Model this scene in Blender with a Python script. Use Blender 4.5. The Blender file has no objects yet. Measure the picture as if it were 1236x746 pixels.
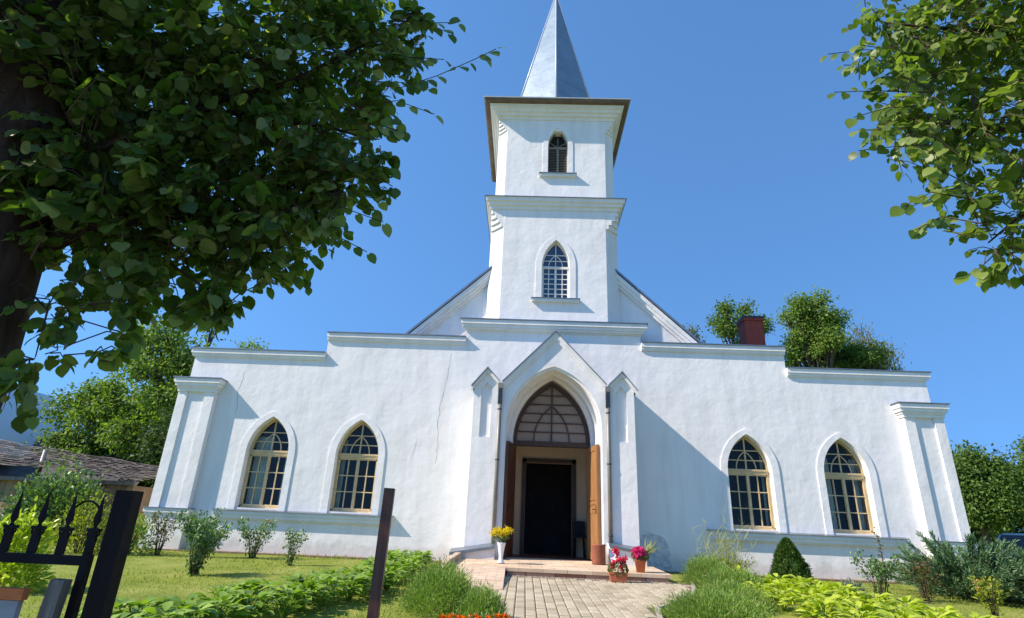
import bpy, math, random
import numpy as np
from mathutils import Vector, Matrix
from mathutils.geometry import tessellate_polygon
R = math.radians
rng = np.random.default_rng(7); random.seed(7)
scene = bpy.context.scene
# ---------------------------------------------------------------- camera
CAM = Vector((-.61, -14.0, .80)); PITCH, ROLL, YAW = R(21.38), R(2.50), R(-2.04)
fw = Vector((math.sin(YAW)*math.cos(PITCH), math.cos(YAW)*math.cos(PITCH), math.sin(PITCH)))
rt = Vector((math.cos(YAW), -math.sin(YAW), 0)); up = rt.cross(fw)
r2 = math.cos(ROLL)*rt + math.sin(ROLL)*up; u2 = -math.sin(ROLL)*rt + math.cos(ROLL)*up
cd = bpy.data.cameras.new('camera'); cam = bpy.data.objects.new('camera', cd); scene.collection.objects.link(cam)
cam.matrix_world = Matrix(((r2.x, u2.x, -fw.x, CAM.x), (r2.y, u2.y, -fw.y, CAM.y), (r2.z, u2.z, -fw.z, CAM.z), (0, 0, 0, 1)))
cd.sensor_width = 36; cd.lens = 680/1236*36; cd.clip_start = .05; cd.clip_end = 3000
scene.camera = cam
# ---------------------------------------------------------------- light
SUN = Vector((-3.1, -1.0, 2.75)).normalized()
w = bpy.data.worlds.new('World'); scene.world = w; w.use_nodes = True
nt = w.node_tree; bg = nt.nodes['Background']; sky = nt.nodes.new('ShaderNodeTexSky')
sky.sky_type = 'NISHITA'; sky.sun_disc = False
sky.sun_elevation = math.asin(SUN.z); sky.sun_rotation = math.atan2(SUN.x, SUN.y)
sky.air_density = 1.0; sky.dust_density = 0; sky.ozone_density = 6
tcw = nt.nodes.new('ShaderNodeTexCoord'); vm = nt.nodes.new('ShaderNodeVectorMath'); vm.operation = 'MULTIPLY_ADD'
vm.inputs[1].default_value = (1, 1, .55); vm.inputs[2].default_value = (0, 0, .38)     # a clear dry sky: deep blue well down to the horizon
nt.links.new(tcw.outputs['Generated'], vm.inputs[0]); nt.links.new(vm.outputs[0], sky.inputs[0])
gn = nt.nodes.new('ShaderNodeMix'); gn.data_type = 'RGBA'; gn.blend_type = 'MULTIPLY'; gn.inputs[0].default_value = 1; gn.inputs[7].default_value = (.72, .94, 1.0, 1)
nt.links.new(sky.outputs[0], gn.inputs[6]); nt.links.new(gn.outputs[2], bg.inputs[0]); bg.inputs[1].default_value = .15
sd = bpy.data.lights.new('sun', 'SUN'); sd.energy = 3.8; sd.angle = R(.53); sd.color = (1, .88, .75)
so = bpy.data.objects.new('sun', sd); scene.collection.objects.link(so)
so.rotation_euler = SUN.to_track_quat('Z', 'Y').to_euler(); so.location = (-20, -10, 30)
scene.view_settings.view_transform = 'Standard'; scene.view_settings.look = 'None'
scene.view_settings.exposure = .93; scene.view_settings.gamma = 1
scene.render.engine = 'CYCLES'
# ---------------------------------------------------------------- helpers
COL = scene.collection
def link(name, me, mats=None, parent=None, loc=None):
    o = bpy.data.objects.new(name, me); COL.objects.link(o)
    if mats is not None and me is not None:
        for m in (mats if isinstance(mats, (list, tuple)) else [mats]): me.materials.append(m)
    if parent is not None: o.parent = parent
    if loc is not None: o.location = loc
    return o
def tag(o, label=None, cat=None, group=None, kind=None):
    if label: o['label'] = label
    if cat: o['category'] = cat
    if group: o['group'] = group
    if kind: o['kind'] = kind
    return o
def thing(name, loc, label, cat, group=None, rz=0):
    o = bpy.data.objects.new(name, None); COL.objects.link(o); o.location = loc; o.rotation_euler = (0, 0, rz)
    o.empty_display_size = .2
    return tag(o, label, cat, group)
class MB:
    def __init__(s): s.v = []; s.f = []; s.m = []; s.sm = []
    def add(s, vs, fs, mi=0, smooth=False):
        b = len(s.v); s.v += [tuple(v) for v in vs]; s.f += [tuple(b+i for i in f) for f in fs]
        s.m += [mi]*len(fs); s.sm += [smooth]*len(fs); return s
    def box(s, x0, x1, y0, y1, z0, z1, mi=0):
        v = [(x, y, z) for z in (z0, z1) for y in (y0, y1) for x in (x0, x1)]
        return s.add(v, [(0,2,3,1), (4,5,7,6), (0,1,5,4), (2,6,7,3), (0,4,6,2), (1,3,7,5)], mi)
    def bar(s, a, b, wx, wy, mi=0, ref=(0, 1, 0)):
        a, b = Vector(a), Vector(b); d = (b-a).normalized(); r = Vector(ref)
        if abs(d.dot(r)) > .95: r = Vector((1, 0, 0))
        p = d.cross(r).normalized(); q = p.cross(d).normalized()
        vs = [c + p*sx*wx/2 + q*sy*wy/2 for c in (a, b) for sy in (-1, 1) for sx in (-1, 1)]
        return s.add(vs, [(0,2,3,1), (4,5,7,6), (0,1,5,4), (2,6,7,3), (0,4,6,2), (1,3,7,5)], mi)
    def tube(s, pts, rad, n=8, mi=0, cap=True, smooth=True):
        pts = [Vector(p) for p in pts]; rad = rad if isinstance(rad, (list, tuple)) else [rad]*len(pts)
        vs = []; prev = None
        for i, p in enumerate(pts):
            d = (pts[min(i+1, len(pts)-1)] - pts[max(i-1, 0)])
            d = d.normalized() if d.length > 1e-9 else Vector((0, 0, 1))
            if prev is None:
                r = Vector((0, 0, 1)) if abs(d.z) < .9 else Vector((1, 0, 0)); a = d.cross(r).normalized()
            else: a = (prev - d*prev.dot(d)).normalized()
            prev = a; b = d.cross(a)
            vs += [p + (a*math.cos(2*math.pi*k/n) + b*math.sin(2*math.pi*k/n))*rad[i] for k in range(n)]
        fs = [(i*n+k, i*n+(k+1) % n, (i+1)*n+(k+1) % n, (i+1)*n+k) for i in range(len(pts)-1) for k in range(n)]
        s.add(vs, fs, mi, smooth)
        if cap and len(pts) > 1:
            b0 = len(s.v)-len(vs); s.f += [tuple(b0+k for k in range(n)), tuple(b0+(len(pts)-1)*n+k for k in reversed(range(n)))]
            s.m += [mi, mi]; s.sm += [False, False]
        return s
    def lathe(s, prof, c=(0, 0, 0), n=24, mi=0, smooth=True):
        vs = [(c[0]+r*math.cos(2*math.pi*k/n), c[1]+r*math.sin(2*math.pi*k/n), c[2]+z) for r, z in prof for k in range(n)]
        fs = [(i*n+k, i*n+(k+1) % n, (i+1)*n+(k+1) % n, (i+1)*n+k) for i in range(len(prof)-1) for k in range(n)]
        return s.add(vs, fs, mi, smooth)
    def loft(s, loops, mi=0, cap=(1, 1)):
        n = len(loops[0]); vs = [p for L in loops for p in L]
        fs = [(i*n+k, i*n+(k+1) % n, (i+1)*n+(k+1) % n, (i+1)*n+k) for i in range(len(loops)-1) for k in range(n)]
        if cap[0]: fs.append(tuple(reversed(range(n))))
        if cap[1]: fs.append(tuple((len(loops)-1)*n+k for k in range(n)))
        return s.add(vs, fs, mi)
    def plate(s, loops, y0, y1, mi=0):
        """XZ polygon with holes, thickened from y0 to y1"""
        vs = [Vector((x, z, 0)) for L in loops for x, z in L]
        tri = tessellate_polygon([[Vector((x, z, 0)) for x, z in L] for L in loops])
        V = [(v.x, y0, v.y) for v in vs] + [(v.x, y1, v.y) for v in vs]; n = len(vs)
        F = [tuple(t) for t in tri] + [tuple(n+i for i in reversed(t)) for t in tri]
        b = 0
        for L in loops:
            m = len(L)
            for i in range(m): j = (i+1) % m; F.append((b+i, b+j, n+b+j, n+b+i))
            b += m
        return s.add(V, F, mi)
    def build(s, name, mats, parent=None, loc=None, fix=True):
        me = bpy.data.meshes.new(name); me.from_pydata(s.v, [], s.f)
        me.polygons.foreach_set('material_index', s.m); me.polygons.foreach_set('use_smooth', s.sm)
        if fix:
            import bmesh
            bm = bmesh.new(); bm.from_mesh(me); bmesh.ops.recalc_face_normals(bm, faces=bm.faces); bm.to_mesh(me); bm.free()
        me.update(); return link(name, me, mats, parent, loc)
def gothic(cx, hw, zs, h, n=14):
    """left springing -> apex -> right springing"""
    Rr = (h*h+hw*hw)/(2*hw); a1 = math.asin(min(1, h/Rr)); L = []
    for i in range(n+1):
        a = a1*i/n; L.append((cx-hw+Rr-Rr*math.cos(a), zs+Rr*math.sin(a)))
    return L + [(2*cx-x, z) for x, z in reversed(L[:-1])]
def arch_loop(cx, hw, z0, zs, h, n=14):
    return [(cx-hw, z0)] + gothic(cx, hw, zs, h, n) + [(cx+hw, z0)]
def ring(mb, A, B, y0, y1, mi=0, closed=False):
    """band between two open polylines in XZ (same count)"""
    n = len(A)
    V = [(x, y, z) for y in (y0, y1) for L in (A, B) for x, z in L]
    F = []; rg = range(n) if closed else range(n-1)
    for i in rg:
        j = (i+1) % n
        F += [(i, j, n+j, n+i), (2*n+i, 3*n+i, 3*n+j, 2*n+j), (i, 2*n+i, 2*n+j, j), (n+i, n+j, 3*n+j, 3*n+i)]
    if not closed: F += [(0, n, 3*n, 2*n), (n-1, 3*n-1, 4*n-1, 2*n-1)]
    mb.add(V, F, mi)
def octo(h, c, cy, z, cx=0, back=None):
    hb = h if back is None else back
    c = max(c, .004)
    return [(cx-h+c, cy-h, z), (cx+h-c, cy-h, z), (cx+h, cy-h+c, z), (cx+h, cy+hb-c, z), (cx+h-c, cy+hb, z), (cx-h+c, cy+hb, z), (cx-h, cy+hb-c, z), (cx-h, cy-h+c, z)]
# ---------------------------------------------------------------- materials
def new_mat(name):
    m = bpy.data.materials.new(name); m.use_nodes = True; nt = m.node_tree
    return m, nt, nt.nodes['Principled BSDF']
def N(nt, t, **k):
    n = nt.nodes.new(t)
    for a, b in k.items():
        if a.startswith('i_'): n.inputs[a[2:].replace('_', ' ')].default_value = b
        else: setattr(n, a, b)
    return n
def ramp(nt, src, stops):
    r = nt.nodes.new('ShaderNodeValToRGB'); e = r.color_ramp.elements
    while len(e) < len(stops): e.new(.5)
    for i, (p, c) in enumerate(stops): e[i].position = p; e[i].color = (*c, 1) if len(c) == 3 else c
    nt.links.new(src, r.inputs[0]); return r
def mix(nt, fac, a, b, mode='MIX'):
    m = nt.nodes.new('ShaderNodeMix'); m.data_type = 'RGBA'; m.blend_type = mode
    for s, v in ((0, fac), (6, a), (7, b)):
        if isinstance(v, bpy.types.NodeSocket): nt.links.new(v, m.inputs[s])
        else: m.inputs[s].default_value = v if s == 0 else (*v, 1)
    return m.outputs[2]
def simple(name, col, rough=.6, metal=0, noise=.0, scale=8, bump=0, bscale=60, spec=.5, stretch=(1, 1, 1)):
    m, nt, b = new_mat(name); b.inputs['Roughness'].default_value = rough; b.inputs['Metallic'].default_value = metal
    b.inputs['Specular IOR Level'].default_value = spec
    tc = N(nt, 'ShaderNodeTexCoord'); mp = N(nt, 'ShaderNodeMapping'); mp.inputs['Scale'].default_value = stretch
    nt.links.new(tc.outputs['Object'], mp.inputs[0])
    n1 = N(nt, 'ShaderNodeTexNoise', i_Scale=scale, i_Detail=6.0, i_Roughness=.6); nt.links.new(mp.outputs[0], n1.inputs[0])
    lo = tuple(max(0, c*(1-noise)) for c in col); hi = tuple(min(1, c*(1+noise)) for c in col)
    r = ramp(nt, n1.outputs[0], [(.3, lo), (.7, hi)]); nt.links.new(r.outputs[0], b.inputs['Base Color'])
    if bump:
        n2 = N(nt, 'ShaderNodeTexNoise', i_Scale=bscale, i_Detail=4.0); nt.links.new(mp.outputs[0], n2.inputs[0])
        bp = N(nt, 'ShaderNodeBump', i_Strength=bump, i_Distance=.02); nt.links.new(n2.outputs[0], bp.inputs['Height']); nt.links.new(bp.outputs[0], b.inputs['Normal'])
    return m
def plaster():
    m, nt, b = new_mat('lime_plaster'); b.inputs['Roughness'].default_value = .9; b.inputs['Specular IOR Level'].default_value = .15
    tc = N(nt, 'ShaderNodeTexCoord'); P = tc.outputs['Object']
    big = N(nt, 'ShaderNodeTexNoise', i_Scale=.55, i_Detail=8.0, i_Roughness=.62); nt.links.new(P, big.inputs[0])
    c = ramp(nt, big.outputs[0], [(.30, (.80, .79, .78)), (.5, (.84, .83, .82)), (.72, (.87, .86, .85))]).outputs[0]
    mp = N(nt, 'ShaderNodeMapping'); mp.inputs['Scale'].default_value = (1.6, 1.6, .22); nt.links.new(P, mp.inputs[0])
    st = N(nt, 'ShaderNodeTexNoise', i_Scale=2.2, i_Detail=7.0, i_Roughness=.65); nt.links.new(mp.outputs[0], st.inputs[0])
    sr = ramp(nt, st.outputs[0], [(.36, (.91, .90, .89)), (.55, (1, 1, 1))]); c = mix(nt, .8, c, sr.outputs[0], 'MULTIPLY')
    # fine grain
    g = N(nt, 'ShaderNodeTexNoise', i_Scale=26, i_Detail=5.0); nt.links.new(P, g.inputs[0])
    c = mix(nt, .7, c, ramp(nt, g.outputs[0], [(.3, (.95, .95, .95)), (.6, (1, 1, 1))]).outputs[0], 'MULTIPLY')
    # splash dirt low on the wall
    sx = N(nt, 'ShaderNodeSeparateXYZ'); nt.links.new(P, sx.inputs[0])
    hn = N(nt, 'ShaderNodeTexNoise', i_Scale=3.0, i_Detail=6.0); nt.links.new(P, hn.inputs[0])
    ad = N(nt, 'ShaderNodeMath', operation='MULTIPLY_ADD'); nt.links.new(hn.outputs[0], ad.inputs[0]); ad.inputs[1].default_value = -.55; nt.links.new(sx.outputs[2], ad.inputs[2])
    dr = ramp(nt, ad.outputs[0], [(0.0, (.62, .56, .48)), (.10, (1, 1, 1))]); dr.color_ramp.elements[0].position = -.0
    c = mix(nt, .35, c, dr.outputs[0], 'MULTIPLY')
    nt.links.new(c, b.inputs['Base Color'])
    b1 = N(nt, 'ShaderNodeTexNoise', i_Scale=1.7, i_Detail=3.0, i_Roughness=.5); nt.links.new(P, b1.inputs[0])
    b2 = N(nt, 'ShaderNodeTexNoise', i_Scale=9.0, i_Detail=6.0, i_Roughness=.6); nt.links.new(P, b2.inputs[0])
    bp1 = N(nt, 'ShaderNodeBump', i_Strength=.42, i_Distance=.06); nt.links.new(b1.outputs[0], bp1.inputs['Height'])
    bp2 = N(nt, 'ShaderNodeBump', i_Strength=.38, i_Distance=.012); nt.links.new(b2.outputs[0], bp2.inputs['Height']); nt.links.new(bp1.outputs[0], bp2.inputs['Normal'])
    nt.links.new(bp2.outputs[0], b.inputs['Normal'])
    return m
def leafmat(name, cols, trans=.35, rough=.45, spec=.4):
    m, nt, b = new_mat(name); b.inputs['Roughness'].default_value = rough; b.inputs['Specular IOR Level'].default_value = spec
    g = N(nt, 'ShaderNodeNewGeometry')
    k = len(cols)
    r = ramp(nt, g.outputs['Random Per Island'], [(i/(k-1) if k > 1 else 0, c) for i, c in enumerate(cols)])
    tc = N(nt, 'ShaderNodeTexCoord'); nz = N(nt, 'ShaderNodeTexNoise', i_Scale=1.3, i_Detail=3.0); nt.links.new(tc.outputs['Object'], nz.inputs[0])
    v = ramp(nt, nz.outputs[0], [(.3, (.75, .8, .75)), (.7, (1.2, 1.15, 1.1))])
    c = mix(nt, 1, r.outputs[0], v.outputs[0], 'MULTIPLY'); nt.links.new(c, b.inputs['Base Color'])
    t = N(nt, 'ShaderNodeBsdfTranslucent'); tcl = mix(nt, 1, c, (1.6, 1.9, .5), 'MULTIPLY'); nt.links.new(tcl, t.inputs[0])
    ms = N(nt, 'ShaderNodeMixShader'); ms.inputs[0].default_value = trans
    nt.links.new(b.outputs[0], ms.inputs[1]); nt.links.new(t.outputs[0], ms.inputs[2])
    nt.links.new(ms.outputs[0], nt.nodes['Material Output'].inputs[0])
    return m
def wood(name, a, b_, rough=.45, scale=3, stretch=(6, 6, .5), spec=.4):
    m, nt, b = new_mat(name); b.inputs['Roughness'].default_value = rough; b.inputs['Specular IOR Level'].default_value = spec
    tc = N(nt, 'ShaderNodeTexCoord'); mp = N(nt, 'ShaderNodeMapping'); mp.inputs['Scale'].default_value = stretch; nt.links.new(tc.outputs['Object'], mp.inputs[0])
    n = N(nt, 'ShaderNodeTexNoise', i_Scale=scale, i_Detail=8.0, i_Roughness=.65, i_Distortion=.6); nt.links.new(mp.outputs[0], n.inputs[0])
    r = ramp(nt, n.outputs[0], [(.32, a), (.68, b_)]); nt.links.new(r.outputs[0], b.inputs['Base Color'])
    bp = N(nt, 'ShaderNodeBump', i_Strength=.25, i_Distance=.006); nt.links.new(n.outputs[0], bp.inputs['Height']); nt.links.new(bp.outputs[0], b.inputs['Normal'])
    return m
def glassm(name, tint=(.55, .62, .62), refl=.12):
    m = bpy.data.materials.new(name); m.use_nodes = True; nt = m.node_tree; nt.nodes.clear()
    o = nt.nodes.new('ShaderNodeOutputMaterial'); t = N(nt, 'ShaderNodeBsdfTransparent'); t.inputs[0].default_value = (*tint, 1)
    g = N(nt, 'ShaderNodeBsdfGlossy'); g.inputs['Roughness'].default_value = .02; g.inputs[0].default_value = (.9, .95, 1, 1)
    tc = N(nt, 'ShaderNodeTexCoord'); nz = N(nt, 'ShaderNodeTexNoise', i_Scale=2.2, i_Detail=1.0); nt.links.new(tc.outputs['Object'], nz.inputs[0])
    bp = N(nt, 'ShaderNodeBump', i_Strength=.25, i_Distance=.02); nt.links.new(nz.outputs[0], bp.inputs['Height']); nt.links.new(bp.outputs[0], g.inputs['Normal'])
    fr = N(nt, 'ShaderNodeFresnel', i_IOR=1.27); ad = N(nt, 'ShaderNodeMath', operation='ADD', use_clamp=True); nt.links.new(fr.outputs[0], ad.inputs[0]); ad.inputs[1].default_value = refl
    x = N(nt, 'ShaderNodeMixShader'); nt.links.new(ad.outputs[0], x.inputs[0]); nt.links.new(t.outputs[0], x.inputs[1]); nt.links.new(g.outputs[0], x.inputs[2])
    nt.links.new(x.outputs[0], o.inputs[0]); return m
PL = plaster()
M_flash = simple('grey_flashing', (.22, .25, .29), .35, .6, .2, 4)
M_dark = simple('dark_flashing', (.05, .06, .08), .4, .5, .2)
M_zinc = None
def zinc():
    m, nt, b = new_mat('zinc_sheet'); b.inputs['Metallic'].default_value = .35; b.inputs['Roughness'].default_value = .42
    tc = N(nt, 'ShaderNodeTexCoord'); n = N(nt, 'ShaderNodeTexNoise', i_Scale=1.6, i_Detail=7.0); nt.links.new(tc.outputs['Object'], n.inputs[0])
    c = ramp(nt, n.outputs[0], [(.3, (.19, .25, .31)), (.7, (.25, .32, .38))]).outputs[0]
    sx = N(nt, 'ShaderNodeSeparateXYZ'); nt.links.new(tc.outputs['Object'], sx.inputs[0])
    mu = N(nt, 'ShaderNodeMath', operation='MULTIPLY'); nt.links.new(sx.outputs[2], mu.inputs[0]); mu.inputs[1].default_value = 1.55
    fr = N(nt, 'ShaderNodeMath', operation='FRACT'); nt.links.new(mu.outputs[0], fr.inputs[0])
    sm = ramp(nt, fr.outputs[0], [(.0, (.45, .50, .55)), (.05, (1, 1, 1))]); c = mix(nt, .9, c, sm.outputs[0], 'MULTIPLY')
    nt.links.new(c, b.inputs['Base Color'])
    bp = N(nt, 'ShaderNodeBump', i_Strength=.3, i_Distance=.05); nt.links.new(n.outputs[0], bp.inputs['Height']); nt.links.new(bp.outputs[0], b.inputs['Normal'])
    return m
M_zinc = zinc(); M_cap = simple('pale_metal_hip', (.50, .52, .55), .4, .2, .05)
M_soffit = wood('brown_soffit_boards', (.11, .075, .05), (.20, .14, .095), .7, 4, (1, 1, 1))
M_frame = simple('cream_window_paint', (.58, .44, .24), .45, 0, .15, 6)
M_wframe = simple('white_window_paint', (.72, .70, .64), .5, 0, .06, 6)
M_brown = simple('dark_brown_paint', (.05, .024, .016), .55, 0, .3, 10)
M_louv = simple('weathered_louvre', (.20, .18, .14), .7, 0, .25, 9)
M_glass = glassm('window_glass', (.86, .89, .86), .0)
M_glassb = glassm('blue_glass', (.35, .4, .5), .08)
M_doorL = wood('shaded_door_wood', (.055, .022, .014), (.11, .045, .026), .4)  # left leaf: its shade is put into the wood colour
M_doorR = wood('sunlit_door_wood', (.26, .12, .05), (.42, .22, .09), .4)  # same door wood on the right leaf, sunlight put into the colour
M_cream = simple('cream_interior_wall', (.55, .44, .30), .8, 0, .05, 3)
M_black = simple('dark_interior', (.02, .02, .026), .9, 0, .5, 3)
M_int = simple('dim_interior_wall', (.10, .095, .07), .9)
M_pipe = simple('galvanised_pipe', (.24, .23, .205), .5, .3, .15, 5)
M_brick = simple('red_brick_chimney', (.30, .055, .035), .85, 0, .25, 12)
M_curt = simple('net_curtain', (.85, .86, .82), .9, 0, .06, 5)
M_iron = simple('black_iron', (.008, .007, .008), .6, .0, .3, 20, .3, 120, .15)
M_bpost = wood('black_painted_post', (.006, .005, .006), (.014, .010, .010), .6, 3, (6, 6, .5), .12)
M_rpost = wood('brown_metal_post', (.07, .026, .018), (.15, .06, .042), .35, 4, (8, 8, .6))
M_gwood = wood('grey_weathered_wood', (.10, .09, .08), (.26, .24, .215), .85, 4, (8, 8, .6), .1)
M_board = wood('grey_board', (.20, .215, .23), (.34, .35, .37), .7, 3, (.6, 3, 8), .2)
M_orange = wood('orange_band', (.36, .10, .03), (.55, .19, .06), .7, 5, (.8, 3, 8), .2)
M_terra = simple('terracotta', (.48, .14, .06), .75, 0, .18, 9, .1)
M_rust = simple('rusty_brown_pot', (.26, .085, .045), .8, 0, .25, 14, .2)
M_white = simple('white_porcelain', (.80, .80, .80), .25)
M_bark = wood('linden_bark', (.022, .015, .012), (.075, .052, .040), .95, 4, (5, 5, 1.2), .1)
M_bark2 = wood('grey_bark', (.05, .042, .033), (.14, .12, .09), .95, 4, (5, 5, 1.2), .1)
M_twig = simple('twig_bark', (.07, .045, .025), .8, 0, .2)
# ---------------------------------------------------------------- ground
def gz(x, y):
    if y > -2.6: z = .015 if y < -1.5 else .015 + .035*(y+1.5)/1.5 if y < 0 else .05
    elif y > -9.6: z = -.035*(-2.6-y)
    elif y > -12.5: z = -.245 - .5*(-9.6-y)/2.9
    else: z = -.745
    if y > 1: z = max(-.15, .05 - .01*(y-1))
    return z
xs = np.unique(np.concatenate([np.linspace(-12, 12, 97), np.geomspace(12, 900, 26), -np.geomspace(12, 900, 26)]))
ys = np.unique(np.concatenate([np.linspace(-14, 3, 86), np.geomspace(3, 900, 26), -np.geomspace(14, 500, 16)]))
def grid(xs, ys, f):
    nx, ny = len(xs), len(ys); v = [(float(x), float(y), f(x, y)) for y in ys for x in xs]
    return v, [(j*nx+i, j*nx+i+1, (j+1)*nx+i+1, (j+1)*nx+i) for j in range(ny-1) for i in range(nx-1)]
def lawn_mat():
    m, nt, b = new_mat('lawn_ground'); b.inputs['Roughness'].default_value = .95; b.inputs['Specular IOR Level'].default_value = .1
    tc = N(nt, 'ShaderNodeTexCoord'); P = tc.outputs['Object']
    n = N(nt, 'ShaderNodeTexNoise', i_Scale=1.1, i_Detail=9.0, i_Roughness=.7); nt.links.new(P, n.inputs[0])
    c = ramp(nt, n.outputs[0], [(.32, (.15, .19, .035)), (.5, (.24, .28, .055)), (.68, (.36, .35, .11))]).outputs[0]
    n2 = N(nt, 'ShaderNodeTexNoise', i_Scale=45, i_Detail=4.0); nt.links.new(P, n2.inputs[0])
    c = mix(nt, .8, c, ramp(nt, n2.outputs[0], [(.3, (.55, .6, .5)), (.65, (1.15, 1.15, 1.1))]).outputs[0], 'MULTIPLY')
    nt.links.new(c, b.inputs['Base Color'])
    bp = N(nt, 'ShaderNodeBump', i_Strength=.8, i_Distance=.03); nt.links.new(n2.outputs[0], bp.inputs['Height']); nt.links.new(bp.outputs[0], b.inputs['Normal'])
    return m
M_lawn = lawn_mat()
v, f = grid(xs, ys, lambda x, y: gz(x, y) + .012*math.sin(x*2.1+y)*math.sin(y*1.7) - (.03 if abs(x) < 2.6 and -9 < y < -2.3 else 0))
gm = MB(); gm.add(v, f, 0, True)
tag(gm.build('ground', M_lawn, fix=False), kind='structure')
def paver_mat(name, c1, c2, cm, bw, bh, mortar, rot=0, off=.5, bias=0):
    m, nt, b = new_mat(name); b.inputs['Roughness'].default_value = .9; b.inputs['Specular IOR Level'].default_value = .15
    tc = N(nt, 'ShaderNodeTexCoord'); mp = N(nt, 'ShaderNodeMapping'); mp.inputs['Rotation'].default_value = (0, 0, rot); nt.links.new(tc.outputs['Object'], mp.inputs[0])
    nz = N(nt, 'ShaderNodeTexNoise', i_Scale=14, i_Detail=3.0); nt.links.new(mp.outputs[0], nz.inputs[0])
    va = N(nt, 'ShaderNodeVectorMath', operation='MULTIPLY_ADD'); nt.links.new(nz.outputs[1], va.inputs[0]); va.inputs[1].default_value = (.02, .02, 0); nt.links.new(mp.outputs[0], va.inputs[2])
    br = N(nt, 'ShaderNodeTexBrick', offset=off); nt.links.new(va.outputs[0], br.inputs[0])
    br.inputs['Color1'].default_value = (*c1, 1); br.inputs['Color2'].default_value = (*c2, 1); br.inputs['Mortar'].default_value = (*cm, 1)
    br.inputs['Scale'].default_value = 1; br.inputs['Brick Width'].default_value = bw; br.inputs['Row Height'].default_value = bh
    br.inputs['Mortar Size'].default_value = mortar; br.inputs['Mortar Smooth'].default_value = .3; br.inputs['Bias'].default_value = bias
    n2 = N(nt, 'ShaderNodeTexNoise', i_Scale=2.0, i_Detail=8.0, i_Roughness=.7); nt.links.new(tc.outputs['Object'], n2.inputs[0])
    c = mix(nt, 1, br.outputs[0], ramp(nt, n2.outputs[0], [(.3, (.78, .76, .74)), (.65, (1.1, 1.1, 1.1))]).outputs[0], 'MULTIPLY')
    n3 = N(nt, 'ShaderNodeTexNoise', i_Scale=90, i_Detail=2.0); nt.links.new(tc.outputs['Object'], n3.inputs[0])
    c = mix(nt, .6, c, ramp(nt, n3.outputs[0], [(.3, (.8, .8, .8)), (.7, (1.1, 1.1, 1.1))]).outputs[0], 'MULTIPLY')
    nt.links.new(c, b.inputs['Base Color'])
    iv = N(nt, 'ShaderNodeMath', operation='SUBTRACT'); iv.inputs[0].default_value = 1; nt.links.new(br.outputs[1], iv.inputs[1])
    bp = N(nt, 'ShaderNodeBump', i_Strength=.45, i_Distance=.008); nt.links.new(iv.outputs[0], bp.inputs['Height'])
    b2 = N(nt, 'ShaderNodeBump', i_Strength=.3, i_Distance=.006); nt.links.new(n3.outputs[0], b2.inputs['Height']); nt.links.new(bp.outputs[0], b2.inputs['Normal'])
    nt.links.new(b2.outputs[0], b.inputs['Normal']); return m
M_pave = paver_mat('concrete_pavers', (.50, .41, .30), (.60, .50, .38), (.22, .175, .13), .19, .105, .010, math.pi/2)
M_ramp = paver_mat('pink_ramp_brick', (.60, .44, .32), (.72, .58, .44), (.38, .29, .21), .30, .055, .006)
M_stone = paver_mat('pink_landing_stone', (.58, .43, .29), (.70, .56, .41), (.38, .28, .20), .45, .28, .006)
M_riser = paver_mat('riser_stone', (.38, .17, .11), (.52, .38, .30), (.16, .11, .09), .55, .4, .012)
# path: wide apron before the step narrowing to the walk
pm = MB(); rows = [(-2.57, -1.0, 2.45), (-3.2, -1.2, 2.3), (-4.2, -1.3, 2.0), (-4.9, -1.25, 1.6), (-5.6, -1.0, 1.15), (-6.6, -.92, .98), (-9.6, -.95, .95), (-12.5, -.95, .95), (-13.2, -1.0, 1.0)]
vs = []; fs = []
fine = []
for (y0, a0, b0), (y1, a1, b1) in zip(rows, rows[1:]):
    k = max(1, int(abs(y1-y0)/.25))
    for i in range(k): t = i/k; fine.append((y0+(y1-y0)*t, a0+(a1-a0)*t, b0+(b1-b0)*t))
fine.append(rows[-1])
for y, a, b in fine:
    for i in range(9): x = a+(b-a)*i/8; vs.append((x, y, gz(x, y)+.014))
for j in range(len(fine)-1):
    for i in range(8): fs.append((j*9+i, j*9+i+1, (j+1)*9+i+1, (j+1)*9+i))
pm.add(vs, fs, 0, True); tag(pm.build('path_bed', simple('sand_bed', (.13, .10, .07), .95, 0, .25, 8), None, (0, 0, -.012), fix=False), kind='structure')
def edges_at(y):
    for (ya, a0, b0), (yb, a1, b1) in zip(fine, fine[1:]):
        if ya >= y >= yb: t = (ya-y)/(ya-yb); return a0+(a1-a0)*t, b0+(b1-b0)*t
    return None
PW, PL_ = .134, .205; pv = MB(); pr = random.Random(5)
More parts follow.
